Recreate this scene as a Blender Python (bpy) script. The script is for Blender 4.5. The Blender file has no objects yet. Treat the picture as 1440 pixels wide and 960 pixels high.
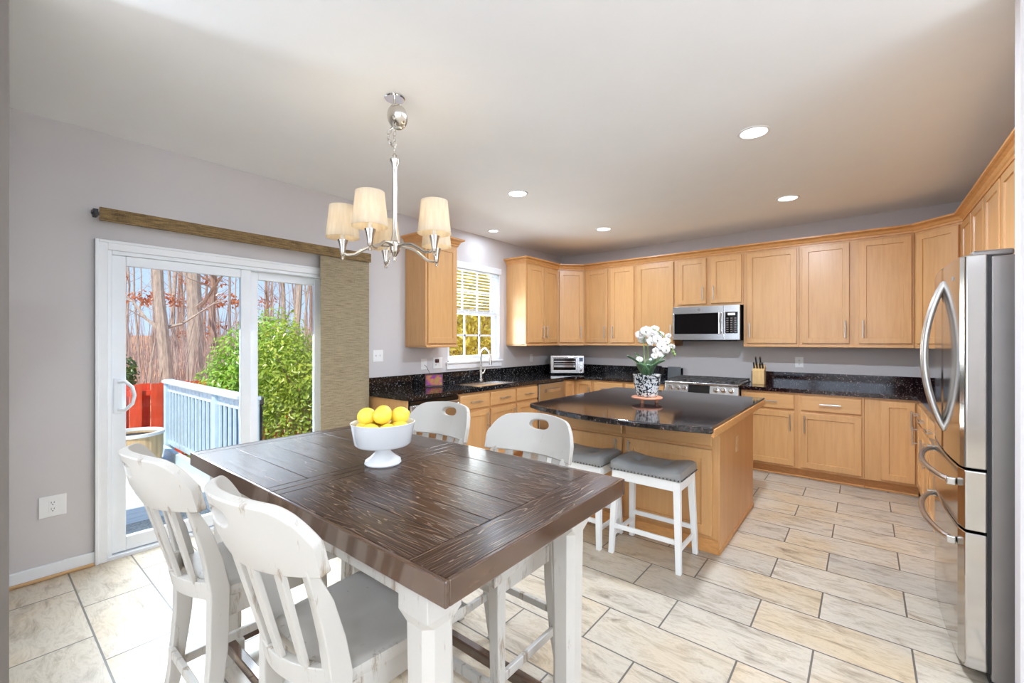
import bpy, bmesh, math, random
from mathutils import Vector, Matrix, noise as mnoise
random.seed(7)
PI = math.pi
C = bpy.context.scene.collection
SC = bpy.context.scene

# ------------------------------------------------------------------ camera, world, light, exposure
cam_d = bpy.data.cameras.new('camera'); cam = bpy.data.objects.new('camera', cam_d); C.objects.link(cam)
cam_d.sensor_width = 36.0; cam_d.lens = 615.0 / 1440 * 36.0
cam_d.shift_y = -2.0 / 1440; cam_d.clip_start = 0.02; cam_d.clip_end = 300
cam.location = (0, 0, 1.42); cam.rotation_euler = (PI / 2, 0, math.radians(38.9))
SC.camera = cam
SC.view_settings.view_transform = 'Standard'; SC.view_settings.look = 'None'
SC.view_settings.gamma = 1; SC.view_settings.use_curve_mapping = False
SC.view_settings.exposure = 0.42
SC.cycles.max_bounces = 10; SC.cycles.diffuse_bounces = 6; SC.cycles.glossy_bounces = 5
SC.cycles.transparent_max_bounces = 24; SC.cycles.sample_clamp_indirect = 6.0
SC.cycles.caustics_reflective = False; SC.cycles.caustics_refractive = False

world = bpy.data.worlds.new('world'); SC.world = world; world.use_nodes = True
wn = world.node_tree; bg = wn.nodes['Background']
geo = wn.nodes.new('ShaderNodeTexCoord'); sep = wn.nodes.new('ShaderNodeSeparateXYZ'); skr = wn.nodes.new('ShaderNodeValToRGB')
wn.links.new(geo.outputs['Generated'], sep.inputs[0]); wn.links.new(sep.outputs['Z'], skr.inputs['Fac'])
skr.color_ramp.elements[0].position = 0.0; skr.color_ramp.elements[0].color = (0.58, 0.74, 0.98, 1)
skr.color_ramp.elements[1].position = 0.6; skr.color_ramp.elements[1].color = (0.20, 0.40, 0.84, 1)
wn.links.new(skr.outputs['Color'], bg.inputs['Color']); bg.inputs['Strength'].default_value = 0.95

def lamp(name, typ, loc, energy, rot=(0, 0, 0), color=(1, 1, 1), size=None, size_y=None, shape=None, parent=None):
    d = bpy.data.lights.new(name, typ); d.energy = energy; d.color = color
    if typ == 'AREA':
        if shape: d.shape = shape
        if size: d.size = size
        if size_y: d.size_y = size_y
    elif size is not None and typ in ('POINT', 'SPOT'): d.shadow_soft_size = size
    o = bpy.data.objects.new(name, d); C.objects.link(o); o.location = loc; o.rotation_euler = rot
    if parent: o.parent = parent
    return o
sun = lamp('sun', 'SUN', (0, 0, 20), 4.4, color=(1.0, 0.95, 0.86))
sun.rotation_euler = Vector((-0.34, 0.46, -0.80)).to_track_quat('-Z', 'Y').to_euler(); sun.data.angle = 0.02
# daylight through the family-room windows behind the camera
WIN_E = 30
for wx in (-2.3, -0.2):
    lamp('window_daylight', 'AREA', (wx, -4.62, 1.45), WIN_E, (PI / 2 + 0.42, 0, 0), (0.82, 0.94, 1.1), 1.9, 2.0, 'RECTANGLE')
# daylight entering at the patio door and the sink window
dl = lamp('window_daylight', 'AREA', (-4.05, 1.28, 1.35), 38, (0, -PI / 2 + math.radians(56), 0), (0.84, 0.94, 1.06), 1.1, 1.4, 'RECTANGLE'); dl.data.spread = math.radians(92)
lamp('window_daylight', 'AREA', (3.2, 0.6, 1.45), 74, (0, PI / 2 - 0.3, 0), (0.82, 0.94, 1.1), 1.9, 2.2, 'RECTANGLE')  # fill lamp at an unseen window, added to light the left wall
lamp('window_daylight', 'AREA', (-3.99, 3.97, 1.6), 30, (0, -PI / 2 - .3, 0), (0.9, 0.96, 1.0), 0.8, 0.8, 'RECTANGLE')
CAN_E = 42.0
FAMILY_FILL_E = 14.0
UPFILL_E = 128.0
BULB_E = 4.0
COOL = (0.79, 0.925, 1.12)

# ------------------------------------------------------------------ materials
MATS = {}
def _nodes(name):
    m = bpy.data.materials.new(name); m.use_nodes = True
    return m, m.node_tree.nodes, m.node_tree.links, m.node_tree.nodes['Principled BSDF']
def srgb(r, g, b):
    f = lambda c: (c / 255 / 12.92) if c / 255 <= 0.04045 else ((c / 255 + 0.055) / 1.055) ** 2.4
    return (f(r), f(g), f(b), 1)
def noise_node(n, l, scale, stretch=(1, 1, 1), detail=4, coord='Object', rough=0.55, dist=0.0):
    tc = n.new('ShaderNodeTexCoord'); mp = n.new('ShaderNodeMapping'); mp.inputs['Scale'].default_value = stretch
    no = n.new('ShaderNodeTexNoise'); no.inputs['Scale'].default_value = scale; no.inputs['Detail'].default_value = detail
    no.inputs['Roughness'].default_value = rough; no.inputs['Distortion'].default_value = dist
    l.new(tc.outputs[coord], mp.inputs['Vector']); l.new(mp.outputs['Vector'], no.inputs['Vector'])
    return no
def ramp(n, l, src, stops):
    r = n.new('ShaderNodeValToRGB'); e = r.color_ramp.elements
    while len(e) < len(stops): e.new(0.5)
    for i, (p, c) in enumerate(stops): e[i].position = p; e[i].color = c
    l.new(src, r.inputs['Fac']); return r
def mat(name, col, rough=0.5, metal=0.0, var=0.08, scale=12, stretch=(1, 1, 1), bump=0.0, bscale=60, spec=None, coat=0.0, emit=None, estr=0.0, aniso=0.0):
    if name in MATS: return MATS[name]
    m, n, l, p = _nodes(name)
    no = noise_node(n, l, scale, stretch)
    lo = tuple(c * (1 - var) for c in col[:3]) + (1,); hi = tuple(min(1, c * (1 + var)) for c in col[:3]) + (1,)
    r = ramp(n, l, no.outputs['Fac'], [(0.3, lo), (0.7, hi)])
    l.new(r.outputs['Color'], p.inputs['Base Color'])
    p.inputs['Roughness'].default_value = rough; p.inputs['Metallic'].default_value = metal
    if spec is not None: p.inputs['Specular IOR Level'].default_value = spec
    if coat: p.inputs['Coat Weight'].default_value = coat; p.inputs['Coat Roughness'].default_value = 0.08
    if emit: p.inputs['Emission Color'].default_value = emit; p.inputs['Emission Strength'].default_value = estr
    if bump:
        b = n.new('ShaderNodeBump'); b.inputs['Strength'].default_value = bump; b.inputs['Distance'].default_value = 0.002
        nb = noise_node(n, l, bscale, stretch); l.new(nb.outputs['Fac'], b.inputs['Height']); l.new(b.outputs['Normal'], p.inputs['Normal'])
    MATS[name] = m; return m
def maple(name, stretch):
    m, n, l, p = _nodes(name)
    a = noise_node(n, l, 5, stretch, 6, dist=0.6); b = noise_node(n, l, 2.2, tuple(0.5 + 0.25 * s for s in stretch), 3)
    oi = n.new('ShaderNodeObjectInfo')
    r = ramp(n, l, a.outputs['Fac'], [(0.25, srgb(205, 155, 100)), (0.5, srgb(212, 163, 108)), (0.8, srgb(217, 170, 116))])
    mx = n.new('ShaderNodeMix'); mx.data_type = 'RGBA'; mx.blend_type = 'MULTIPLY'; mx.inputs[0].default_value = 0.55
    r2 = ramp(n, l, b.outputs['Fac'], [(0.3, (0.86, 0.82, 0.76, 1)), (0.7, (1, 1, 1, 1))])
    l.new(r.outputs['Color'], mx.inputs[6]); l.new(r2.outputs['Color'], mx.inputs[7])
    mx2 = n.new('ShaderNodeMix'); mx2.data_type = 'RGBA'; mx2.blend_type = 'MULTIPLY'; mx2.inputs[0].default_value = 1.0
    r3 = ramp(n, l, oi.outputs['Random'], [(0.0, (0.93, 0.92, 0.9, 1)), (1.0, (1.04, 1.03, 1.02, 1))])
    l.new(mx.outputs[2], mx2.inputs[6]); l.new(r3.outputs['Color'], mx2.inputs[7]); l.new(mx2.outputs[2], p.inputs['Base Color'])
    p.inputs['Roughness'].default_value = 0.33; p.inputs['Coat Weight'].default_value = 0.15; p.inputs['Coat Roughness'].default_value = 0.2
    MATS[name] = m; return m
M_MAPLE = maple('maple_upright', (9, 9, 0.6))
M_MAPLE_X = maple('maple_flat_x', (0.6, 9, 9))
M_MAPLE_Y = maple('maple_flat_y', (9, 0.6, 9))
M_HONEY = mat('honey_moulding', srgb(205, 148, 88), 0.35, var=0.12, scale=6, stretch=(3, 3, 12))
M_WALL = mat('wall_paint', srgb(206, 200, 197), 0.75, var=0.012, scale=4, bump=0.05, bscale=300)
M_CEIL = mat('ceiling_paint', srgb(246, 247, 248), 0.9, var=0.01, scale=3)
M_WHITE = mat('white_trim', srgb(235, 236, 236), 0.4, var=0.015)
M_VINYL = mat('white_vinyl', srgb(233, 236, 238), 0.35, var=0.015)
M_STEEL = mat('brushed_steel', (0.64, 0.63, 0.62, 1), 0.24, 1.0, 0.05, 8, (1, 1, 60))
M_FRIDGE = mat('fridge_steel', (0.54, 0.515, 0.485, 1), 0.12, 1.0, 0.03, 8, (1, 60, 1))
M_FSIDE = mat('fridge_side_grey', srgb(150, 143, 138), 0.35, 0.6, 0.03)
M_NICKEL = mat('brushed_nickel', (0.66, 0.62, 0.56, 1), 0.22, 1.0, 0.06, 20)
M_CHROME = mat('polished_chrome', (0.85, 0.85, 0.86, 1), 0.07, 1.0, 0.02)
M_HANDLE = mat('satin_handle', (0.60, 0.575, 0.54, 1), 0.28, 1.0, 0.04)
M_BLACK = mat('black_plastic', srgb(28, 26, 26), 0.4, var=0.1)
M_BGLASS = mat('black_glass', srgb(14, 12, 13), 0.05, var=0.05, spec=0.6)
M_IRON = mat('cast_iron', srgb(70, 66, 64), 0.5, var=0.15, scale=60)
M_CERAMIC = mat('white_glaze', srgb(238, 238, 236), 0.12, var=0.01, coat=0.3)
M_LEATHER = mat('grey_leather', srgb(142, 141, 138), 0.34, var=0.06, scale=9, bump=0.15, bscale=220)
M_STOOLW = mat('stool_white', srgb(240, 239, 235), 0.35, var=0.02)
M_PLATE = mat('white_plate', srgb(238, 236, 232), 0.4, var=0.01)
M_LEAF = mat('orchid_leaf', srgb(88, 118, 82), 0.3, var=0.25, scale=14)
M_STEM = mat('orchid_stem', srgb(126, 150, 84), 0.5, var=0.1)
M_PETAL = mat('white_petal', srgb(212, 205, 196), 0.5, var=0.03)
M_TERRA = mat('terracotta_tray', srgb(205, 140, 108), 0.6, var=0.1)
M_LEMON = mat('lemon_skin', srgb(236, 205, 74), 0.4, var=0.08, scale=9, bump=0.25, bscale=90)
M_LEMONTIP = mat('lemon_tip', srgb(186, 176, 72), 0.5, var=0.1)
M_KNIFEW = mat('block_wood', srgb(224, 184, 124), 0.45, var=0.1, scale=8, stretch=(6, 6, 1))
M_SHELLGOLD = mat('threshold_oak', srgb(198, 160, 112), 0.5, var=0.15, scale=10, stretch=(6, 0.6, 6))

def m_shade():
    m, n, l, p = _nodes('linen_shade')
    n.remove(p); out = n['Material Output']
    no = noise_node(n, l, 60, (1, 1, 0.15), 3)
    r = ramp(n, l, no.outputs['Fac'], [(0.3, srgb(236, 224, 202)), (0.7, srgb(246, 238, 222))])
    d = n.new('ShaderNodeBsdfDiffuse'); t = n.new('ShaderNodeBsdfTranslucent'); mx = n.new('ShaderNodeMixShader'); mx.inputs[0].default_value = 0.55
    l.new(r.outputs['Color'], d.inputs['Color']); l.new(r.outputs['Color'], t.inputs['Color'])
    l.new(d.outputs[0], mx.inputs[1]); l.new(t.outputs[0], mx.inputs[2]); l.new(mx.outputs[0], out.inputs['Surface'])
    return m
M_SHADE = m_shade()
def m_emit(name, col, s):
    m, n, l, p = _nodes(name)
    p.inputs['Base Color'].default_value = (0.8, 0.8, 0.8, 1); p.inputs['Emission Color'].default_value = col; p.inputs['Emission Strength'].default_value = s
    return m
M_BULB = m_emit('warm_bulb', (1, 0.82, 0.55, 1), 6)
M_CANLENS = m_emit('downlight_lens', (1, 0.96, 0.9, 1), 3.5)
def m_glass(name, tint=(1, 1, 1, 1), refl=0.08):
    m, n, l, p = _nodes(name); n.remove(p); out = n['Material Output']
    t = n.new('ShaderNodeBsdfTransparent'); t.inputs['Color'].default_value = tint
    g = n.new('ShaderNodeBsdfGlossy'); g.inputs['Roughness'].default_value = 0.02
    lw = n.new('ShaderNodeLayerWeight'); lw.inputs['Blend'].default_value = 0.12
    mu = n.new('ShaderNodeMath'); mu.operation = 'MULTIPLY'; mu.inputs[1].default_value = 0.6
    ad = n.new('ShaderNodeMath'); ad.inputs[1].default_value = refl * 0.3; mx = n.new('ShaderNodeMixShader')
    l.new(lw.outputs['Fresnel'], mu.inputs[0]); l.new(mu.outputs[0], ad.inputs[0]); l.new(ad.outputs[0], mx.inputs[0])
    l.new(t.outputs[0], mx.inputs[1]); l.new(g.outputs[0], mx.inputs[2]); l.new(mx.outputs[0], out.inputs['Surface'])
    return m
M_GLASS = m_glass('window_glass', (0.97, 0.99, 0.98, 1))
def m_granite(name, base, flecks):
    m, n, l, p = _nodes(name)
    tc = n.new('ShaderNodeTexCoord')
    v = n.new('ShaderNodeTexVoronoi'); v.inputs['Scale'].default_value = 120; l.new(tc.outputs['Object'], v.inputs['Vector'])
    r = ramp(n, l, v.outputs['Color'], [(0.0, base), (0.64, base), (0.70, flecks[0]), (0.74, base), (0.90, base), (1.0, flecks[1])])
    no = noise_node(n, l, 30, (1, 1, 1), 6)
    r2 = ramp(n, l, no.outputs['Fac'], [(0.40, (0.35, 0.35, 0.35, 1)), (0.66, (1.3, 1.3, 1.3, 1))])
    mx = n.new('ShaderNodeMix'); mx.data_type = 'RGBA'; mx.blend_type = 'MULTIPLY'; mx.inputs[0].default_value = 1
    l.new(r.outputs['Color'], mx.inputs[6]); l.new(r2.outputs['Color'], mx.inputs[7]); l.new(mx.outputs[2], p.inputs['Base Color'])
    p.inputs['Roughness'].default_value = 0.08; p.inputs['Specular IOR Level'].default_value = 0.6
    return m
M_GRANITE = m_granite('black_granite', srgb(22, 20, 22), (srgb(140, 138, 140), srgb(92, 60, 52)))
M_GRANITE_R = m_granite('red_black_granite', srgb(36, 18, 22), (srgb(150, 134, 132), srgb(104, 60, 56)))
M_GRANITE_I = m_granite('brown_black_granite', srgb(34, 28, 28), (srgb(120, 96, 88), srgb(92, 66, 58)))
def m_floor():
    m, n, l, p = _nodes('stone_tile')
    L, W, X0, Y0, o = 0.61, 0.2932, -0.4418 + 0.4229 * 0.61, 5.36, 0.4229
    tc = n.new('ShaderNodeTexCoord'); mp = n.new('ShaderNodeMapping'); mp.inputs['Location'].default_value = (-X0, -Y0, 0)
    l.new(tc.outputs['Object'], mp.inputs['Vector'])
    br = n.new('ShaderNodeTexBrick'); br.offset = o; br.offset_frequency = 2; br.squash = 1.0
    br.inputs['Scale'].default_value = 1; br.inputs['Brick Width'].default_value = L; br.inputs['Row Height'].default_value = W
    br.inputs['Mortar Size'].default_value = 0.0042; br.inputs['Mortar Smooth'].default_value = 0.1; br.inputs['Bias'].default_value = 0
    br.inputs['Color1'].default_value = (0, 0, 0, 1); br.inputs['Color2'].default_value = (1, 1, 1, 1); br.inputs['Mortar'].default_value = (0.5, 0.5, 0.5, 1)
    l.new(mp.outputs['Vector'], br.inputs['Vector'])
    # veins: noise shifted per tile so no two tiles match
    sh = n.new('ShaderNodeVectorMath'); sh.operation = 'MULTIPLY_ADD'; sh.inputs[1].default_value = (37, 19, 5)
    l.new(br.outputs['Color'], sh.inputs[0]); l.new(tc.outputs['Object'], sh.inputs[2])
    mr = n.new('ShaderNodeMapping'); mr.inputs['Rotation'].default_value = (0, 0, 0.25); mr.inputs['Scale'].default_value = (1, 3.2, 1)
    l.new(sh.outputs[0], mr.inputs['Vector'])
    n1 = n.new('ShaderNodeTexNoise'); n1.inputs['Scale'].default_value = 4.6; n1.inputs['Detail'].default_value = 12; n1.inputs['Roughness'].default_value = 0.74; n1.inputs['Distortion'].default_value = 0.55
    l.new(mr.outputs[0], n1.inputs['Vector'])
    r1 = ramp(n, l, n1.outputs['Fac'], [(0.30, srgb(132, 118, 102)), (0.42, srgb(176, 162, 143)), (0.53, srgb(200, 188, 170)), (0.62, srgb(182, 168, 149)), (0.72, srgb(220, 211, 197))])
    n2 = n.new('ShaderNodeTexNoise'); n2.inputs['Scale'].default_value = 2.0; n2.inputs['Detail'].default_value = 4; l.new(sh.outputs[0], n2.inputs['Vector'])
    r2 = ramp(n, l, n2.outputs['Fac'], [(0.36, (0.93, 0.95, 0.98, 1)), (0.50, (1, 0.99, 0.97, 1)), (0.68, (1.0, 0.88, 0.70, 1))])
    mx = n.new('ShaderNodeMix'); mx.data_type = 'RGBA'; mx.blend_type = 'MULTIPLY'; mx.inputs[0].default_value = 0.8
    l.new(r1.outputs['Color'], mx.inputs[6]); l.new(r2.outputs['Color'], mx.inputs[7])
    r3 = ramp(n, l, br.outputs['Color'], [(0.0, (0.88, 0.88, 0.88, 1)), (1.0, (1.03, 1.02, 1.0, 1))])
    mx2 = n.new('ShaderNodeMix'); mx2.data_type = 'RGBA'; mx2.blend_type = 'MULTIPLY'; mx2.inputs[0].default_value = 1
    l.new(mx.outputs[2], mx2.inputs[6]); l.new(r3.outputs['Color'], mx2.inputs[7])
    mg = n.new('ShaderNodeMix'); mg.data_type = 'RGBA'; l.new(br.outputs['Fac'], mg.inputs[0])
    l.new(mx2.outputs[2], mg.inputs[6]); mg.inputs[7].default_value = srgb(100, 93, 85)
    l.new(mg.outputs[2], p.inputs['Base Color'])
    p.inputs['Roughness'].default_value = 0.38
    bp = n.new('ShaderNodeBump'); bp.inputs['Strength'].default_value = 0.35; bp.inputs['Distance'].default_value = 0.003
    iv = n.new('ShaderNodeMath'); iv.operation = 'SUBTRACT'; l.new(n1.outputs['Fac'], iv.inputs[0]); l.new(br.outputs['Fac'], iv.inputs[1])
    l.new(iv.outputs[0], bp.inputs['Height']); l.new(bp.outputs['Normal'], p.inputs['Normal'])
    return m
M_FLOOR = m_floor()
def m_tabletop():
    m, n, l, p = _nodes('dark_wire_brushed_oak')
    tc = n.new('ShaderNodeTexCoord'); oi = n.new('ShaderNodeObjectInfo')
    mp = n.new('ShaderNodeMapping'); mp.inputs['Scale'].default_value = (0.38, 9, 9); l.new(tc.outputs['UV'], mp.inputs['Vector'])
    no = n.new('ShaderNodeTexNoise'); no.inputs['Scale'].default_value = 2.6; no.inputs['Detail'].default_value = 3; no.inputs['Distortion'].default_value = 0.4
    l.new(mp.outputs[0], no.inputs['Vector'])
    wv = n.new('ShaderNodeMath'); wv.operation = 'MULTIPLY'; wv.inputs[1].default_value = 120; l.new(no.outputs['Fac'], wv.inputs[0])
    sn = n.new('ShaderNodeMath'); sn.operation = 'SINE'; l.new(wv.outputs[0], sn.inputs[0])
    fine = n.new('ShaderNodeTexNoise'); fine.inputs['Scale'].default_value = 26; fine.inputs['Detail'].default_value = 5; l.new(mp.outputs[0], fine.inputs['Vector'])
    r = ramp(n, l, fine.outputs['Fac'], [(0.3, srgb(26, 13, 7)), (0.55, srgb(50, 27, 14)), (0.75, srgb(78, 45, 23))])
    r2 = ramp(n, l, sn.outputs[0], [(0.80, (0, 0, 0, 1)), (0.97, (1, 1, 1, 1))])
    mf = n.new('ShaderNodeMath'); mf.operation = 'MULTIPLY'; l.new(r2.outputs['Color'], mf.inputs[0]); l.new(fine.outputs['Fac'], mf.inputs[1])
    mx = n.new('ShaderNodeMix'); mx.data_type = 'RGBA'; l.new(mf.outputs[0], mx.inputs[0]); l.new(r.outputs['Color'], mx.inputs[6]); mx.inputs[7].default_value = srgb(138, 116, 96)
    l.new(mx.outputs[2], p.inputs['Base Color']); p.inputs['Roughness'].default_value = 0.24; p.inputs['Specular IOR Level'].default_value = 0.34; p.inputs['Coat Weight'].default_value = 0.08; p.inputs['Coat Roughness'].default_value = 0.15
    b = n.new('ShaderNodeBump'); b.inputs['Strength'].default_value = 0.25; b.inputs['Distance'].default_value = 0.001; b.invert = True
    l.new(mf.outputs[0], b.inputs['Height']); l.new(b.outputs['Normal'], p.inputs['Normal'])
    return m
M_TOP = m_tabletop()
M_TOPEDGE = mat('dark_lacquer_edge', srgb(78, 54, 38), 0.14, 0.0, 0.2, 4, (1, 1, 6), coat=1.0)
def m_distressed(name, base, rub, lo=0.60, hi=0.70):
    m, n, l, p = _nodes(name)
    a = noise_node(n, l, 7, (4, 4, 0.7), 8, rough=0.7); b = noise_node(n, l, 3, (1, 1, 1), 3)
    g = n.new('ShaderNodeNewGeometry')
    pt = ramp(n, l, g.outputs['Pointiness'], [(0.50, (0, 0, 0, 1)), (0.62, (1, 1, 1, 1))])
    ad = n.new('ShaderNodeMath'); ad.operation = 'MULTIPLY_ADD'; ad.inputs[1].default_value = 0.16
    l.new(pt.outputs['Color'], ad.inputs[0]); l.new(a.outputs['Fac'], ad.inputs[2])
    f = ramp(n, l, ad.outputs[0], [(lo, (0, 0, 0, 1)), (hi, (1, 1, 1, 1))])
    r = ramp(n, l, b.outputs['Fac'], [(0.3, tuple(c * 0.93 for c in base[:3]) + (1,)), (0.7, base)])
    mx = n.new('ShaderNodeMix'); mx.data_type = 'RGBA'; l.new(f.outputs['Color'], mx.inputs[0]); l.new(r.outputs['Color'], mx.inputs[6]); mx.inputs[7].default_value = rub
    l.new(mx.outputs[2], p.inputs['Base Color']); p.inputs['Roughness'].default_value = 0.42
    return m
M_DIST = m_distressed('distressed_white', srgb(192, 186, 176), srgb(140, 122, 100), 0.635, 0.74)
M_DISTLEG = m_distressed('distressed_table_white', srgb(202, 196, 186), srgb(146, 128, 108), 0.635, 0.74)
def m_weave(name, a, b, sc=(1, 1, 1)):
    m, n, l, p = _nodes(name)
    n1 = noise_node(n, l, 40, (0.25 * sc[0], 0.25 * sc[1], 4 * sc[2]), 5); n2 = noise_node(n, l, 90, (3, 3, 0.5), 2)
    ad = n.new('ShaderNodeMath'); ad.operation = 'MULTIPLY_ADD'; ad.inputs[1].default_value = 0.3; l.new(n2.outputs['Fac'], ad.inputs[0]); l.new(n1.outputs['Fac'], ad.inputs[2])
    r = ramp(n, l, ad.outputs[0], [(0.45, a), (0.8, b)]); l.new(r.outputs['Color'], p.inputs['Base Color']); p.inputs['Roughness'].default_value = 0.85
    bp = n.new('ShaderNodeBump'); bp.inputs['Strength'].default_value = 0.3; bp.inputs['Distance'].default_value = 0.002
    l.new(ad.outputs[0], bp.inputs['Height']); l.new(bp.outputs['Normal'], p.inputs['Normal'])
    return m
M_WOVEN = m_weave('woven_valance', srgb(70, 54, 32), srgb(150, 122, 78))
M_PANEL = m_weave('woven_panel', srgb(116, 102, 78), srgb(168, 152, 122), (1, 1, 2))
def m_pot():
    m, n, l, p = _nodes('black_white_mosaic')
    tc = n.new('ShaderNodeTexCoord'); no = n.new('ShaderNodeTexNoise'); no.inputs['Scale'].default_value = 42; no.inputs['Detail'].default_value = 2; no.inputs['Distortion'].default_value = 1.2
    l.new(tc.outputs['Object'], no.inputs['Vector'])
    r = ramp(n, l, no.outputs['Fac'], [(0.47, srgb(40, 48, 56)), (0.50, srgb(225, 225, 222))]); l.new(r.outputs['Color'], p.inputs['Base Color']); p.inputs['Roughness'].default_value = 0.25
    return m
M_POT = m_pot()
def m_screen():
    m, n, l, p = _nodes('lit_screen')
    no = noise_node(n, l, 14, (1, 1, 1), 2)
    r = ramp(n, l, no.outputs['Fac'], [(0.38, srgb(130, 50, 140)), (0.46, srgb(190, 90, 90)), (0.55, srgb(170, 140, 50)), (0.66, srgb(70, 90, 120))])
    l.new(r.outputs['Color'], p.inputs['Emission Color']); p.inputs['Emission Strength'].default_value = 0.6; p.inputs['Base Color'].default_value = (0.02, 0.02, 0.02, 1); p.inputs['Roughness'].default_value = 0.1
    return m
M_SCREEN = m_screen()
# outdoors
M_DECK = mat('deck_boards', srgb(205, 208, 206), 0.7, var=0.1, scale=4, stretch=(8, 0.5, 1))
M_RAIL = mat('pale_blue_rail', srgb(198, 218, 230), 0.6, var=0.1, scale=5)
M_BALUS = mat('pale_baluster', srgb(206, 224, 234), 0.6, var=0.08)
M_FENCE = mat('red_fence_stain', srgb(222, 76, 42), 0.7, var=0.18, scale=5, stretch=(4, 4, 0.5))
M_BARREL = mat('barrel_staves', srgb(206, 172, 128), 0.6, var=0.2, scale=6, stretch=(5, 5, 0.4))
M_SOIL = mat('potting_soil', srgb(48, 40, 36), 0.9, var=0.3, scale=40)
M_MAT = mat('door_mat_fibre', srgb(150, 150, 146), 0.95, var=0.45, scale=70, bump=0.5, bscale=90)
M_HILL = mat('leaf_litter', srgb(196, 142, 104), 0.95, var=0.35, scale=3.5, bump=0.5, bscale=8)
M_BARK = mat('grey_bark', srgb(178, 160, 146), 0.9, var=0.3, scale=9, stretch=(3, 3, 0.6), bump=0.5, bscale=14)
M_BARK2 = mat('brown_bark', srgb(160, 130, 114), 0.9, var=0.3, scale=9, stretch=(3, 3, 0.6))
def m_leaf(name, a, b, tr=0.4):
    m, n, l, p = _nodes(name); n.remove(p); out = n['Material Output']
    no = noise_node(n, l, 3.5, (1, 1, 1), 4); n2 = noise_node(n, l, 40, (1, 1, 1), 1)
    ad = n.new('ShaderNodeMath'); ad.operation = 'MULTIPLY_ADD'; ad.inputs[1].default_value = 0.6; l.new(n2.outputs['Fac'], ad.inputs[0]); l.new(no.outputs['Fac'], ad.inputs[2])
    r = ramp(n, l, ad.outputs[0], [(0.5, a), (1.05, b)])
    d = n.new('ShaderNodeBsdfDiffuse'); t = n.new('ShaderNodeBsdfTranslucent'); g = n.new('ShaderNodeBsdfGlossy'); g.inputs['Roughness'].default_value = 0.3
    mx = n.new('ShaderNodeMixShader'); mx.inputs[0].default_value = tr; mx2 = n.new('ShaderNodeMixShader'); mx2.inputs[0].default_value = 0.06
    l.new(r.outputs['Color'], d.inputs['Color']); l.new(r.outputs['Color'], t.inputs['Color']); l.new(d.outputs[0], mx.inputs[1]); l.new(t.outputs[0], mx.inputs[2])
    l.new(mx.outputs[0], mx2.inputs[1]); l.new(g.outputs[0], mx2.inputs[2]); l.new(mx2.outputs[0], out.inputs['Surface'])
    return m
M_BUSH = m_leaf('evergreen_leaf', srgb(84, 146, 42), srgb(192, 226, 84))
M_BUSH2 = m_leaf('olive_leaf', srgb(92, 140, 40), srgb(206, 214, 78))
M_GOLD = m_leaf('golden_leaf', srgb(190, 164, 46), srgb(248, 230, 92), 0.55)
M_RUST = m_leaf('rust_leaf', srgb(168, 88, 48), srgb(216, 134, 84), 0.4)
M_DARKLEAF = m_leaf('holly_leaf', srgb(46, 84, 40), srgb(96, 130, 62), 0.3)

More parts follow.
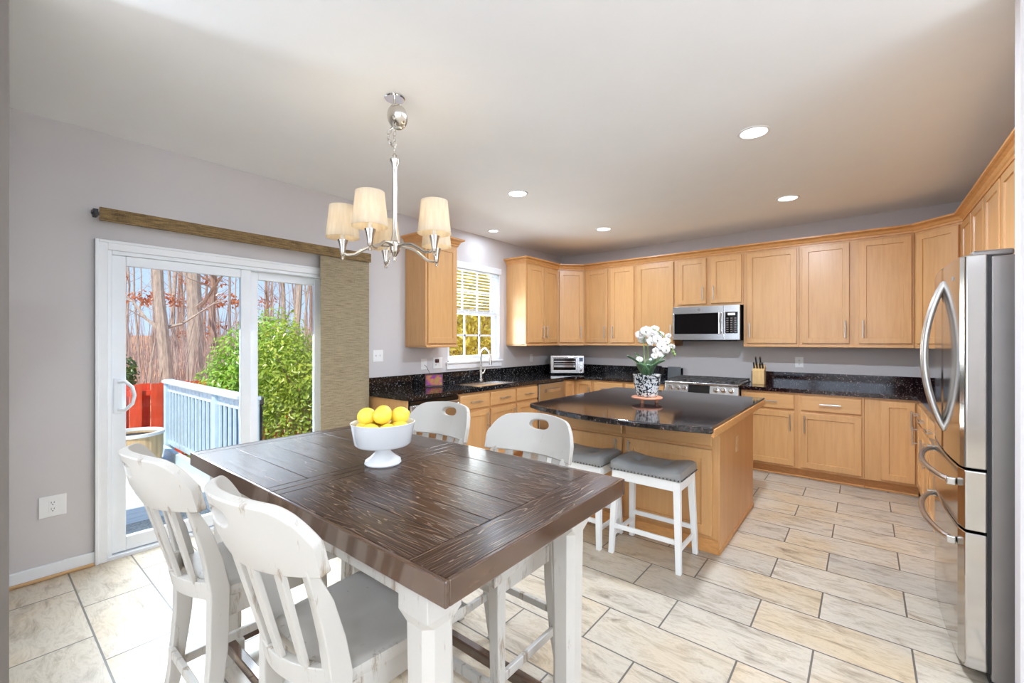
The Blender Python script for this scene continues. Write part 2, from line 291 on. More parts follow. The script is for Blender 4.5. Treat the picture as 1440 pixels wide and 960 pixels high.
# ------------------------------------------------------------------ mesh helpers
class MB:
    """collects vertices and faces of ONE mesh"""
    def __init__(s): s.v = []; s.f = []; s.sm = []
    def add(s, vs, fs, smooth=False):
        k = len(s.v); s.v += [tuple(v) for v in vs]; s.f += [tuple(i + k for i in f) for f in fs]; s.sm += [smooth] * len(fs); return s
    def box(s, x0, x1, y0, y1, z0, z1, fr=None):
        vs = [(x, y, z) for x in (x0, x1) for y in (y0, y1) for z in (z0, z1)]
        if fr: vs = [fr(*v) for v in vs]
        return s.add(vs, [(0, 1, 3, 2), (4, 6, 7, 5), (0, 4, 5, 1), (2, 3, 7, 6), (0, 2, 6, 4), (1, 5, 7, 3)])
    def hexa(s, bot, top):
        return s.add(list(bot) + list(top), [(3, 2, 1, 0), (4, 5, 6, 7)] + [(i, (i + 1) % 4, (i + 1) % 4 + 4, i + 4) for i in range(4)])
    def prism(s, poly, fr0, fr1):
        n = len(poly); vs = [fr0(*p) for p in poly] + [fr1(*p) for p in poly]
        return s.add(vs, [tuple(range(n))[::-1], tuple(range(n, 2 * n))] + [(i, (i + 1) % n, (i + 1) % n + n, i + n) for i in range(n)])
    def tube(s, pts, r, n=10, cap=True, smooth=True, flat=1.0):
        pts = [Vector(p) for p in pts]; rs = r if hasattr(r, '__len__') else [r] * len(pts)
        up = None; rings = []
        for i, p in enumerate(pts):
            t = (pts[min(i + 1, len(pts) - 1)] - pts[max(i - 1, 0)]).normalized()
            if up is None:
                up = Vector((0, 0, 1)) if abs(t.z) < 0.9 else Vector((1, 0, 0))
            a = t.cross(up).normalized(); b = a.cross(t).normalized(); up = b
            rings.append([p + (a * math.cos(q * 2 * PI / n) + b * flat * math.sin(q * 2 * PI / n)) * rs[i] for q in range(n)])
        vs = [v for rg in rings for v in rg]
        fs = [(i * n + j, i * n + (j + 1) % n, (i + 1) * n + (j + 1) % n, (i + 1) * n + j) for i in range(len(pts) - 1) for j in range(n)]
        s.add(vs, fs, smooth)
        if cap:
            s.add(rings[0], [tuple(range(n))[::-1]]); s.add(rings[-1], [tuple(range(n))])
        return s
    def lathe(s, prof, c=(0, 0, 0), n=28, smooth=True, M=None, close=False):
        vs = []
        for r, z in prof:
            for q in range(n):
                v = Vector((r * math.cos(q * 2 * PI / n), r * math.sin(q * 2 * PI / n), z))
                if M: v = M @ v
                vs.append(v + Vector(c))
        m = len(prof); rng = range(m if close else m - 1)
        fs = [(i * n + j, i * n + (j + 1) % n, ((i + 1) % m) * n + (j + 1) % n, ((i + 1) % m) * n + j) for i in rng for j in range(n)]
        return s.add(vs, fs, smooth)
    def cyl(s, p0, p1, r, n=20, r2=None):
        return s.tube([p0, p1], [r, r if r2 is None else r2], n)
    def sphere(s, c, r, n=14, m=9, sc=(1, 1, 1)):
        prof = [(math.sin(PI * i / m) * r, -math.cos(PI * i / m) * r) for i in range(m + 1)]
        return s.lathe(prof, c, n, True, Matrix.Diagonal((sc[0], sc[1], sc[2])))
    def build(s, name, material, parent=None, bevel=0.0, bseg=2, sub=0, loc=None, off=None, label=None, weld=False, autosm=False):
        me = bpy.data.meshes.new(name)
        o_ = Vector(off) if off is not None else Vector((0, 0, 0))
        me.from_pydata([tuple(Vector(v) - o_) for v in s.v], [], s.f); me.update()
        for p, q in zip(me.polygons, s.sm): p.use_smooth = q
        bm = bmesh.new(); bm.from_mesh(me)
        if weld: bmesh.ops.remove_doubles(bm, verts=bm.verts, dist=1e-5)
        bmesh.ops.recalc_face_normals(bm, faces=bm.faces); bm.to_mesh(me); bm.free()
        me.materials.append(material)
        if any(s.sm): me.set_sharp_from_angle(angle=math.radians(38))
        o = bpy.data.objects.new(name, me); C.objects.link(o)
        if parent: o.parent = parent
        if loc: o.location = loc
        if bevel:
            b = o.modifiers.new('bevel', 'BEVEL'); b.width = bevel; b.segments = bseg; b.limit_method = 'ANGLE'; b.angle_limit = math.radians(40); b.harden_normals = False
        if sub:
            m = o.modifiers.new('sub', 'SUBSURF'); m.levels = sub; m.render_levels = sub
        if label: o['label'] = label
        return o
def tag(o, label, cat, group=None, kind=None):
    o['label'] = label; o['category'] = cat
    if group: o['group'] = group
    if kind: o['kind'] = kind
    return o
def thing(name, label, cat, loc=(0, 0, 0), rz=0.0, group=None):
    o = bpy.data.objects.new(name, None); C.objects.link(o); o.location = loc; o.rotation_euler = (0, 0, rz); o.empty_display_size = 0.1
    return tag(o, label, cat, group)
def struct(name, mb, m, parent=None, **k):
    o = mb.build(name, m, parent, **k)
    if not parent: o['kind'] = 'structure'
    return o
def copy_tree(o, parent=None):
    c = o.copy(); C.objects.link(c)
    if parent: c.parent = parent
    for ch in list(o.children): copy_tree(ch, c)
    return c
def frame(o, u, n):
    """local frame: a along u, d along n (outward), z up"""
    o = Vector(o); u = Vector(u).normalized(); n = Vector(n).normalized()
    return lambda a, d, z: tuple(o + u * a + n * d + Vector((0, 0, z)))
ID = lambda x, y, z: (x, y, z)

# ------------------------------------------------------------------ room shell
XL, XR, YB, HC = -3.79, 1.0, 5.95, 2.743
YR = -4.5   # far wall of the family room behind the camera
struct('floor', MB().box(XL - .02, 3.1, YR, YB + .1, -.1, 0), M_FLOOR)
struct('ceiling', MB().box(XL - .15, 3.2, YR - .15, YB + .15, HC, HC + .12), M_CEIL)
DY0, DY1, DZ1 = 0.555, 2.04, 2.0     # patio-door opening
WY0, WY1, WZ0, WZ1 = 3.50, 4.44, 1.16, 2.36   # sink window opening
b = MB(); x0, x1 = XL - .14, XL
b.box(x0, x1, YR, -3.7, 0, HC).box(x0, x1, -3.7, -2.2, 0, .5).box(x0, x1, -3.7, -2.2, 2.3, HC).box(x0, x1, -2.2, DY0, 0, HC).box(x0, x1, DY0, DY1, DZ1, HC).box(x0, x1, DY1, WY0, 0, HC)
b.box(x0, x1, WY0, WY1, 0, WZ0).box(x0, x1, WY0, WY1, WZ1, HC).box(x0, x1, WY1, YB + .1, 0, HC)
struct('wall_left', b, M_WALL)
struct('wall_back', MB().box(XL, XR + .15, YB, YB + .12, 0, HC), M_WALL)
struct('wall_right', MB().box(XR, XR + .12, 2.5, YB, 0, HC), M_WALL)
struct('wall_fridge_side', MB().box(0.445, 3.1, 2.425, 2.5, 0, HC), M_WALL)
struct('wall_left_return', MB().box(XL, -2.4, -.05, .0885, 0, HC), mat('taupe_paint', srgb(104, 95, 87), .75, var=.012))  # same wall, colour darkened to stand in for shade on its end
struct('wall_family_right', MB().box(3.0, 3.12, YR, -.55, 0, HC).box(3.0, 3.12, 1.75, 2.425, 0, HC).box(3.0, 3.12, -.55, 1.75, 0, .45).box(3.0, 3.12, -.55, 1.75, 2.45, HC), M_WALL)
b = MB()
for yy in (-.55, .58, 1.7): b.box(3.03, 3.09, yy, yy + .05, .45, 2.45)
b.box(3.03, 3.09, -.5, 1.7, .45, .5).box(3.03, 3.09, -.5, 1.7, 2.4, 2.45)
struct('window_4', b, M_WHITE)  # unseen window, added as an opening for side fill light
b = MB()
for yy in (-3.7, -2.975, -2.25): b.box(x0 + .03, x0 + .09, yy, yy + .05, .5, 2.3)
b.box(x0 + .03, x0 + .09, -3.65, -2.25, .5, .55).box(x0 + .03, x0 + .09, -3.65, -2.25, 2.25, 2.3)
struct('window_5', b, M_WHITE)
b = MB(); y0, y1 = YR - .12, YR
b.box(XL, 3.1, y0, y1, 0, .4).box(XL, 3.1, y0, y1, 2.5, HC).box(XL, -3.3, y0, y1, .4, 2.5).box(-1.3, -1.2, y0, y1, .4, 2.5).box(.8, 3.1, y0, y1, .4, 2.5)
struct('wall_family_far', b, M_WALL)
for i, wx in enumerate((-2.3, -0.2)):
    b = MB()
    for xx in (wx - 1, wx - .02, wx + .95): b.box(xx, xx + .05, YR - .08, YR - .02, .4, 2.5)
    b.box(wx - 1, wx + 1, YR - .08, YR - .02, .4, .45).box(wx - 1, wx + 1, YR - .08, YR - .02, 2.45, 2.5)
    struct('window_%d' % (i + 2), b, M_WHITE)
# baseboards with oak shoe moulding
bb = MB().box(XL, XL + .014, .1165, DY0 - .06, .018, .088)
o = struct('baseboard_left', bb, M_WHITE, bevel=.004)
struct('trim_1', MB().box(XL, XL + .024, .1165, DY0 - .062, 0, .02), M_SHELLGOLD, bevel=.006)
struct('baseboard_back', MB().box(-1.0, .3, YB - .014, YB, 0, .09), M_WHITE)

# patio door --------------------------------------------------------------------------------------
dr = thing('door_1', 'white sliding glass patio door in the left wall, looking onto the deck', 'door', (XL, (DY0 + DY1) / 2, 0)); dr['kind'] = 'structure'
O = dr.location
def db(name, mb, m, bevel=0.004, parent=None, label=None): return mb.build(name, m, parent or dr, bevel=bevel, off=O, label=label)
cs = MB()
for ya, yb in ((DY0 - .062, DY0), (DY1, DY1 + .062)):
    cs.box(XL, XL + .018, ya, yb, 0, DZ1 + .062)
cs.box(XL, XL + .018, DY0, DY1, DZ1, DZ1 + .062)
cs.box(XL + .0, XL + .026, DY0 - .062, DY0 - .044, 0, DZ1 + .062).box(XL, XL + .026, DY1 + .044, DY1 + .062, 0, DZ1 + .062).box(XL, XL + .026, DY0 - .044, DY1 + .044, DZ1 + .044, DZ1 + .062)
db('casing', cs, M_WHITE)
jb = MB().box(XL - .14, XL + .004, DY0, DY0 + .022, 0, DZ1).box(XL - .14, XL + .004, DY1 - .022, DY1, 0, DZ1).box(XL - .14, XL + .004, DY0 + .022, DY1 - .022, DZ1 - .025, DZ1)
db('jamb', jb, M_VINYL)
db('threshold', MB().box(XL - .16, XL + .012, DY0, DY1, -.02, .022).box(XL - .05, XL - .035, DY0, DY1, .022, .034), M_VINYL)
def sash(name, ya, yb, xc, lab=None):
    w = .072; f = MB(); xa, xb = xc - .02, xc + .02; z0, z1 = .03, DZ1 - .025
    f.box(xa, xb, ya, ya + w, z0, z1).box(xa, xb, yb - w, yb, z0, z1).box(xa, xb, ya + w, yb - w, z0, z0 + .09).box(xa, xb, ya + w, yb - w, z1 - .065, z1)
    s_ = db(name, f, M_VINYL, .005, label=lab)
    db('pane', MB().box(xc - .004, xc + .004, ya + w, yb - w, z0 + .09, z1 - .065), M_GLASS, 0, parent=s_)
    return s_
s1 = sash('sliding_panel', DY0 + .022, 1.405, XL - .035)
s2 = sash('fixed_panel', 1.405, DY1 - .022, XL - .085)
hb = MB().box(XL - .015, XL - .006, DY0 + .03, DY0 + .075, .94, 1.17)
hd = hb.build('handle', M_VINYL, dr, bevel=.004, off=O)
g = MB().tube([(XL - .008, DY0 + .053, .965), (XL + .012, DY0 + .085, .962), (XL + .03, DY0 + .118, 1.0), (XL + .034, DY0 + .128, 1.055), (XL + .03, DY0 + .118, 1.11), (XL + .012, DY0 + .085, 1.148), (XL - .008, DY0 + .053, 1.145)], .011, 8)
g.build('grip', M_VINYL, hd, off=O)

# sink window -------------------------------------------------------------------------------------
wd = thing('window_1', 'white double-hung window with grilles over the sink', 'window', (XL, (WY0 + WY1) / 2, WZ0)); wd['kind'] = 'structure'
O = wd.location
f = MB(); xa, xb = XL - .14, XL
f.box(xa, xb, WY0, WY0 + .02, WZ0, WZ1).box(xa, xb, WY1 - .02, WY1, WZ0, WZ1).box(xa, xb, WY0, WY1, WZ1 - .02, WZ1).box(xa, xb, WY0, WY1, WZ0, WZ0 + .02)
f.build('frame', M_VINYL, wd, off=O)
def wsash(name, z0, z1, xc):
    m_ = MB(); a, b_ = xc - .016, xc + .016; ya, yb = WY0 + .02, WY1 - .02; w = .05
    m_.box(a, b_, ya, ya + w, z0, z1).box(a, b_, yb - w, yb, z0, z1).box(a, b_, ya + w, yb - w, z0, z0 + w).box(a, b_, ya + w, yb - w, z1 - w * .8, z1)
    for k in (1, 2): yy = ya + w + (yb - ya - 2 * w) * k / 3; m_.box(xc - .006, xc + .006, yy - .011, yy + .011, z0 + w, z1 - w * .8)
    zm = (z0 + z1) / 2; m_.box(xc - .006, xc + .006, ya + w, yb - w, zm - .011, zm + .011)
    s_ = m_.build(name, M_VINYL, wd, off=O)
    MB().box(xc - .002, xc + .002, ya + w, yb - w, z0 + w, z1 - w * .8).build('pane', M_GLASS, s_, off=O)
wsash('lower_sash', WZ0 + .02, (WZ0 + WZ1) / 2 + .02, XL - .06)
wsash('upper_sash', (WZ0 + WZ1) / 2 - .02, WZ1 - .02, XL - .1)
MB().box(XL - .13, XL + .03, WY0 - .035, WY1 + .035, WZ0 - .02, WZ0 + .004).build('sill', M_WHITE, wd, bevel=.006, off=O)
MB().box(XL, XL + .016, WY0 - .02, WY1 + .02, WZ0 - .085, WZ0 - .02).build('apron', M_WHITE, wd, bevel=.006, off=O)
bl = thing('window_blind', 'white horizontal slat blind lowered over the top half of the sink window', 'blind', (XL, (WY0 + WY1) / 2, WZ1))
O = bl.location
MB().box(XL - .045, XL + .02, WY0 - .01, WY1 + .012, WZ1 - .075, WZ1 + .004).build('headrail', M_WHITE, bl, bevel=.005, off=O)
s_ = MB(); zt, zb_ = WZ1 - .09, 1.80
nsl = 13
for i in range(nsl):
    z = zt - (zt - zb_) * i / (nsl - 1); a = .10
    fr = lambda d, y, t, z=z: (XL - .02 + d * math.cos(a) + t * math.sin(a), y, z + d * math.sin(a) + t * math.cos(a))
    s_.box(-.023, .023, WY0 + .025, WY1 - .025, -.0015, .0015, fr)
s_.build('slats', M_VINYL, bl, off=O)
MB().box(XL - .045, XL + .004, WY0 + .02, WY1 - .02, 1.74, 1.765).build('bottom_rail', M_VINYL, bl, bevel=.004, off=O)
for yy in (WY0 + .14, WY1 - .14): MB().cyl((XL + .003, yy, 1.75), (XL + .003, yy, zt + .03), .0025, 6).build('cord', M_VINYL, bl, off=O)

# panel track blind: valance and stacked panel ----------------------------------------------------
VX = XL + .11
tb = thing('panel_track_blind', 'woven brown valance and stacked beige fabric panel beside the patio door', 'blind', (VX, 1.45, 2.2))
O = tb.location
MB().box(VX - .012, VX + .006, .503, 2.408, 2.162, 2.243).build('valance', M_WOVEN, tb, off=O, label='dark woven brown valance')
MB().box(XL + .02, VX - .02, .52, 2.395, 2.19, 2.235).build('track', M_WHITE, tb, off=O)
MB().box(XL, VX - .012, .485, .502, 2.195, 2.215).box(XL, VX - .03, .478, .502, 2.215, 2.235).build('bracket', M_BLACK, tb, off=O)
for i, (ya, yb, dx) in enumerate(((1.92, 2.40, -.016), (1.935, 2.405, -.034), (1.95, 2.405, -.052))):
    pm = MB()
    n = 14
    for k in range(n):
        a0 = ya + (yb - ya) * k / n; a1 = ya + (yb - ya) * (k + 1) / n
        w0 = .002 * math.sin(k * 1.1 + i); w1 = .002 * math.sin((k + 1) * 1.1 + i)
        pm.hexa([(VX + dx - .003 + w0, a0, .04), (VX + dx + .0 + w0, a0, .04), (VX + dx + w1, a1, .04), (VX + dx - .003 + w1, a1, .04)],
                [(VX + dx - .003 + w0, a0, 2.19), (VX + dx + w0, a0, 2.19), (VX + dx + w1, a1, 2.19), (VX + dx - .003 + w1, a1, 2.19)])
    pm.build('fabric_panel', M_PANEL, tb, off=O)

# ------------------------------------------------------------------ cabinets
def shaker(a0, a1, z0, z1, fr, d0=0.0, t=.02, fw=.056, rec=.009, ch=.008):
    m = MB(); d1 = d0 + t
    R = lambda e, d: [fr(a0 + e, d, z0 + e), fr(a1 - e, d, z0 + e), fr(a1 - e, d, z1 - e), fr(a0 + e, d, z1 - e)]
    vs = R(0, d0) + R(0, d1 - .003) + R(.003, d1) + R(fw, d1) + R(fw + ch * .4, d1 - rec) + R(fw + ch, d1 - rec)
    fs = [(3, 2, 1, 0)]
    for k in range(5):
        for i in range(4): fs.append((k * 4 + i, k * 4 + (i + 1) % 4, k * 4 + 4 + (i + 1) % 4, k * 4 + 4 + i))
    fs.append((20, 21, 22, 23)); return m.add(vs, fs)
def slab(a0, a1, z0, z1, fr, d0=0.0, t=.02):
    m = MB(); d1 = d0 + t; R = lambda e, d: [fr(a0 + e, d, z0 + e), fr(a1 - e, d, z0 + e), fr(a1 - e, d, z1 - e), fr(a0 + e, d, z1 - e)]
    vs = R(0, d0) + R(0, d1 - .006) + R(.007, d1); fs = [(3, 2, 1, 0)]
    for k in range(2):
        for i in range(4): fs.append((k * 4 + i, k * 4 + (i + 1) % 4, k * 4 + 4 + (i + 1) % 4, k * 4 + 4 + i))
    fs.append((8, 9, 10, 11)); return m.add(vs, fs)
def pull(p, vertical, L, fr, d0, parent, O):
    a, z = p; m = MB(); h = L / 2; d = d0 + .032; k = h * .72
    if vertical:
        m.cyl(fr(a, d, z - h), fr(a, d, z + h), .0062, 10)
        for q in (-k, k): m.cyl(fr(a, d0, z + q), fr(a, d, z + q), .0045, 8)
    else:
        m.cyl(fr(a - h, d, z), fr(a + h, d, z), .0062, 10)
        for q in (-k, k): m.cyl(fr(a + q, d0, z), fr(a + q, d, z), .0045, 8)
    return m.build('handle', M_HANDLE, parent, off=O)
def crown_mb(m, path, z0, z1, out=.062):
    """path: list of (point, outward mitre offset vector) ; profile stepped cove"""
    prof = [(0, 0), (.012, 0), (.014, .018), (.022, .026), (.03, .045), (.045, .055), (.055, .058), (.062, .062), (.062, .078), (0, .078)]
    rings = []
    for p, o in path:
        rings.append([(p[0] + o[0] * q / .062 * out, p[1] + o[1] * q / .062 * out, z0 + h * (z1 - z0) / .078) for q, h in prof])
    n = len(prof)
    for i in range(len(rings) - 1):
        m.add(rings[i] + rings[i + 1], [(j, (j + 1) % n, (j + 1) % n + n, j + n) for j in range(n)])
    m.add(rings[0], [tuple(range(n))]); m.add(rings[-1], [tuple(range(n))[::-1]])
    return m
ZU0, ZU1, ZC = 1.355, 2.44, 2.512
def upper(label, o, u, n, W, depth, doors, z0=ZU0, z1=ZU1, group=None, bottom=True):
    """doors: (a0, a1, handle_a or None, hz)"""
    fr = frame(o, u, n)
    base = Vector(fr(W / 2, -depth / 2, z0))
    t = thing('wall_cabinet', label, 'cabinet', base, 0, group)
    MB().box(0, W, -depth + .004, 0, z0, z1, fr).build('body', M_MAPLE, t, off=base, bevel=.002)
    if bottom: MB().box(-.0, W, -depth + .004, .012, z0 - .012, z0 + .012, fr).build('bottom_rail', M_MAPLE_X, t, off=base, bevel=.004)
    for a0, a1, ha, hz in doors:
        d = shaker(a0, a1, z0 + .03, z1 - .028, fr, .001).build('door', M_MAPLE, t, off=base)
        if ha is not None: pull((ha, hz), True, .17, fr, .021, d, base)
    return t, base
hz0 = 1.53
XU = XL + .33; YU = YB - .33
# left wall: front faces +X, along +Y
t, base = upper('single-door maple wall cabinet between the patio door and the sink window', (XU, 2.895, 0), (0, 1, 0), (1, 0, 0), .44, .33, [(.022, .418, None, 0)])
cm = MB(); y0, y1 = 2.895, 3.335
crown_mb(cm, [((XL + .004, y0), (0, -1)), ((XU, y0), (1, -1)), ((XU, y1), (1, 1)), ((XL + .004, y1), (0, 1))], ZU1 - .005, ZC)
cm.build('crown', M_HONEY, t, off=base)
upper('two-door maple wall cabinet right of the sink window', (XU, 4.575, 0), (0, 1, 0), (1, 0, 0), .765, .33, [(.026, .386, .352, hz0), (.402, .745, .436, hz0)])
s2 = 1 / math.sqrt(2)
# diagonal corner cabinets are five-sided
def diag(label, corner, pA, pB, n, door, hA, z0=ZU0):
    base = Vector(((pA[0] + pB[0] + corner[0]) / 3, (pA[1] + pB[1] + corner[1]) / 3, z0))
    t = thing('corner_cabinet', label, 'cabinet', base)
    poly = [pA, pB]
    ex = [(corner[0] + (.004 if corner[0] < 0 else -.004), corner[1] - .004)]
    cx, cy = ex[0]
    if corner[0] < 0: poly = [pA, pB, (pB[0], cy), (cx, cy), (cx, pA[1])]
    else: poly = [pA, pB, (cx, pB[1]), (cx, cy), (pA[0], cy)]
    MB().prism(poly, lambda x, y: (x, y, z0), lambda x, y: (x, y, ZU1)).build('body', M_MAPLE, t, off=base)
    u = Vector((pB[0] - pA[0], pB[1] - pA[1], 0)); W = u.length; fr = frame((pA[0], pA[1], 0), u, n)
    MB().box(0.012, W - .012, -.05, .010, z0 - .012, z0 + .012, fr).build('bottom_rail', M_MAPLE_X, t, off=base)
    d = shaker(door[0], door[1], z0 + .03, ZU1 - .028, fr, .001).build('door', M_MAPLE, t, off=base)
    if hA is not None: pull((hA, hz0), True, .17, fr, .021, d, base)
    return t
pA, pB = (XU, 5.342), (-3.182, YU)
diag('diagonal maple corner wall cabinet above the toaster oven', (XL, YB), pA, pB, (s2, -s2, 0), (.02, .37), .33)
XRU = .66
pC, pD = (.366, YU), (XRU, 5.326)
diag('diagonal maple corner wall cabinet above the right counter end, beside the fridge', (XR, YB), pC, pD, (-s2, -s2, 0), (.03, .385), None)
# back wall: faces -Y, along +X
upper('two-door maple wall cabinet over the back counter, right of the toaster oven', (-3.18, YU, 0), (1, 0, 0), (0, -1, 0), .785, .33, [(.04, .375, .340, hz0), (.425, .762, .460, hz0)])
upper('single-door maple wall cabinet just left of the microwave', (-2.394, YU, 0), (1, 0, 0), (0, -1, 0), .51, .33, [(.024, .502, .476, hz0)])
upper('short two-door maple wall cabinet above the microwave', (-1.883, YU, 0), (1, 0, 0), (0, -1, 0), .79, .33, [(.05, .386, .352, 1.985), (.44, .772, .474, 1.985)], z0=1.83, bottom=False)
upper('single-door maple wall cabinet just right of the microwave', (-1.092, YU, 0), (1, 0, 0), (0, -1, 0), .54, .33, [(.036, .518, .07, hz0)])
upper('two-door maple wall cabinet above the right counter, beside the corner cabinet', (-.551, YU, 0), (1, 0, 0), (0, -1, 0), .915, .33, [(.026, .428, .396, hz0), (.505, .897, .538, hz0)])
# right wall: faces -X, along +Y
upper('two-door maple wall cabinet on the right wall, next to the corner', (XRU, 4.415, 0), (0, 1, 0), (-1, 0, 0), .91, .336, [(.02, .42, .385, hz0), (.475, .875, .51, hz0)])
upper('two-door maple wall cabinet on the right wall behind the top of the fridge', (XRU, 3.54, 0), (0, 1, 0), (-1, 0, 0), .874, .336, [(.02, .37, .335, hz0), (.42, .85, .455, hz0)])
upper('short two-door maple wall cabinet on the right wall above the fridge', (XRU, 2.6, 0), (0, 1, 0), (-1, 0, 0), .938, .336, [(.03, .45, None, 0), (.485, .91, None, 0)], z0=1.86)
# continuous crown moulding run
cm = MB(); q = math.tan(PI / 8)
crown_mb(cm, [((XL + .004, 4.575), (0, -1)), ((XU, 4.575), (1, -1)), (pA, (1, -q)), (pB, (q, -1)), (pC, (-q, -1)), (pD, (-1, -q)), ((XRU, 2.6), (-1, 0))], ZU1 - .005, ZC)
tag(cm.build('crown_moulding', M_HONEY, loc=(-1.5, 5.6, ZU1), off=(-1.5, 5.6, ZU1)), 'continuous stepped maple crown moulding along the tops of the corner, back and right wall cabinets', 'moulding')

# base cabinets -----------------------------------------------------------------------------------
ZB = .88; ZT = .92; TOE = .10
def base_cab(label, o, u, n, W, depth, fronts, toe=True, name='base_cabinet', sidemat=None):
    """fronts: ('drawer'|'door', a0, a1, z0, z1, handle (a,z,vertical) or None)"""
    fr = frame(o, u, n); base = Vector(fr(W / 2, -depth / 2, 0))
    t = thing(name, label, 'cabinet', base)
    MB().box(0, W, -depth + .004, 0, TOE, ZB, fr).build('body', M_MAPLE, t, off=base, bevel=.002)
    MB().box(0, W, -depth + .004, -.075, 0.0, TOE, fr).build('toe_kick', M_HONEY, t, off=base)
    MB().box(0, W, -.075, -.062, 0.0, .018, fr).build('shoe_moulding', M_HONEY, t, off=base, bevel=.005)
    for kind, a0, a1, z0, z1, h in fronts:
        if kind == 'drawer': d = slab(a0, a1, z0, z1, fr, .001).build('drawer', M_MAPLE_X if abs(u[0]) > .5 else M_MAPLE_Y, t, off=base)
        else: d = shaker(a0, a1, z0, z1, fr, .001).build('door', M_MAPLE, t, off=base)
        if h: pull((h[0], h[1]), h[2], .17, fr, .021, d, base)
    return t
XBF = XL + .615; YBF = YB - .615      # faces of the left and back base runs
dz0, dz1, oz0, oz1 = .705, .855, .125, .68
def dd(a0, a1, hside):
    w = a1 - a0
    return [('drawer', a0, a1, dz0, dz1, (a0 + w / 2, .78, False)), ('door', a0, a1, oz0, oz1, ((a1 - .035) if hside > 0 else (a0 + .035), .57, True))]
# left run along +Y, facing +X
F = ((0, 1, 0), (1, 0, 0))
o = MB().box(XL + .004, XBF, 2.44, 2.458, 0, ZB)
tag(o.build('end_panel', M_MAPLE, loc=(XL + .3, 2.45, 0), off=(XL + .3, 2.45, 0)), 'maple end panel closing the left counter run beside the dishwasher', 'panel')
base_cab('left maple base cabinet of the sink run, between dishwasher and sink doors', (XBF, 3.075, 0), *F, .455, .615, dd(.012, .44, 1))
base_cab('sink maple base cabinet with drawer and door under the faucet', (XBF, 3.53, 0), *F, .465, .615, dd(.02, .448, 1))
base_cab('right maple base cabinet of the sink run, beside the steel compactor', (XBF, 3.995, 0), *F, .44, .615, dd(.016, .424, 1))
cy0 = 5.06; cxe = XL + .615 + .29
pE, pF = (XBF, cy0), (-2.885, YBF)
def corner_base():
    base = Vector((-3.4, 5.5, 0)); t = thing('corner_base_cabinet', 'maple corner base cabinet with two narrow doors below the toaster oven', 'cabinet', base)
    inner = (XBF, YBF)
    poly = [(XBF, cy0), (XBF, YBF), (pF[0], YBF), (pF[0], YB - .004), (XL + .004, YB - .004), (XL + .004, cy0)]
    MB().prism(poly, lambda x, y: (x, y, TOE), lambda x, y: (x, y, ZB)).build('body', M_MAPLE, t, off=base)
    e = .07; poly = [(XBF - e, cy0), (XBF - e, YBF + e), (pF[0], YBF + e), (pF[0], YB - .004), (XL + .004, YB - .004), (XL + .004, cy0)]
    MB().prism(poly, lambda x, y: (x, y, 0), lambda x, y: (x, y, TOE)).build('toe_kick', M_HONEY, t, off=base)
    f1 = frame((XBF, cy0, 0), (0, 1, 0), (1, 0, 0)); f2 = frame((XBF, YBF, 0), (1, 0, 0), (0, -1, 0))
    d1 = shaker(.02, .252, oz0, dz1, f1, .001, fw=.045).build('door', M_MAPLE, t, off=base)
    d2 = shaker(.024, .27, oz0, dz1, f2, .001, fw=.045).build('door', M_MAPLE, t, off=base); pull((.245, .7), True, .17, f2, .021, d2, base)
corner_base()
F = ((1, 0, 0), (0, -1, 0))
base_cab('maple base cabinet of the back run, right of the corner doors', (-2.883, YBF, 0), *F, .46, .615, dd(.018, .44, 1))
base_cab('maple base cabinet of the back run, just left of the range', (-2.422, YBF, 0), *F, .54, .615, dd(.02, .515, 1))
base_cab('maple base cabinet just right of the range', (-1.06, YBF, 0), *F, .525, .615, dd(.03, .495, 1))
base_cab('wide maple base cabinet in the middle of the right counter', (-.535, YBF, 0), *F, .53, .615, dd(.026, .512, -1))
base_cab('full-height-door maple base cabinet in the right corner by the fridge', (-.004, YBF, 0), *F, .384, .615, [('door', .12, .356, oz0, dz1, (.328, .70, True))])
XRF = .382
fr_ = [('drawer', .02, .40, .705, .855, (.21, .78, False)), ('door', .02, .40, oz0, .68, (.055, .57, True)), ('drawer', .43, .78, .705, .855, (.60, .78, False)), ('door', .43, .78, oz0, .68, (.74, .57, True))]
base_cab('maple base cabinet on the right wall between corner and fridge', (XRF, 4.50, 0), (0, 1, 0), (-1, 0, 0), .83, .61, fr_)
base_cab('maple base cabinet on the right wall, half hidden by the fridge', (XRF, 3.60, 0), (0, 1, 0), (-1, 0, 0), .895, .61, [(k, a + .03, b_ + .05, z0, z1, h) for k, a, b_, z0, z1, h in fr_])

# countertops -------------------------------------------------------------------------------------
SX0, SX1, SY0, SY1 = -3.60, -3.22, 3.42, 4.16     # sink cut-out
cx = XBF + .03; cyf = YBF - .03
m = MB()
yL = 2.42
m.box(XL + .003, SX0, yL, YB - .003, ZB, ZT).box(SX0, cx, yL + .0, SY0, ZB, ZT).box(SX0, cx, SY1, YB - .003, ZB, ZT).box(SX1, cx, SY0, SY1, ZB, ZT)
m.box(cx, -1.878, cyf, YB - .003, ZB, ZT)
m.add([(cx, cyf, ZB), (cx + .12, cyf, ZB), (cx, cyf - .12, ZB), (cx, cyf, ZT), (cx + .12, cyf, ZT), (cx, cyf - .12, ZT)], [(0, 1, 2), (3, 5, 4), (1, 4, 5, 2), (0, 3, 4, 1), (0, 2, 5, 3)])
ct = m.build('countertop', M_GRANITE, loc=(-3.4, 4.2, ZB), off=(-3.4, 4.2, ZB))
tag(ct, 'black speckled granite worktop running from the patio door past the sink to the range', 'worktop')
m = MB().box(XL + .003, XL + .024, yL, YB - .003, ZT, 1.05).box(XL + .024, -1.878, YB - .024, YB - .003, ZT, 1.05)
m.build('backsplash', M_GRANITE, ct, off=(-3.4, 4.2, ZB))
m = MB(); xr0 = -1.065
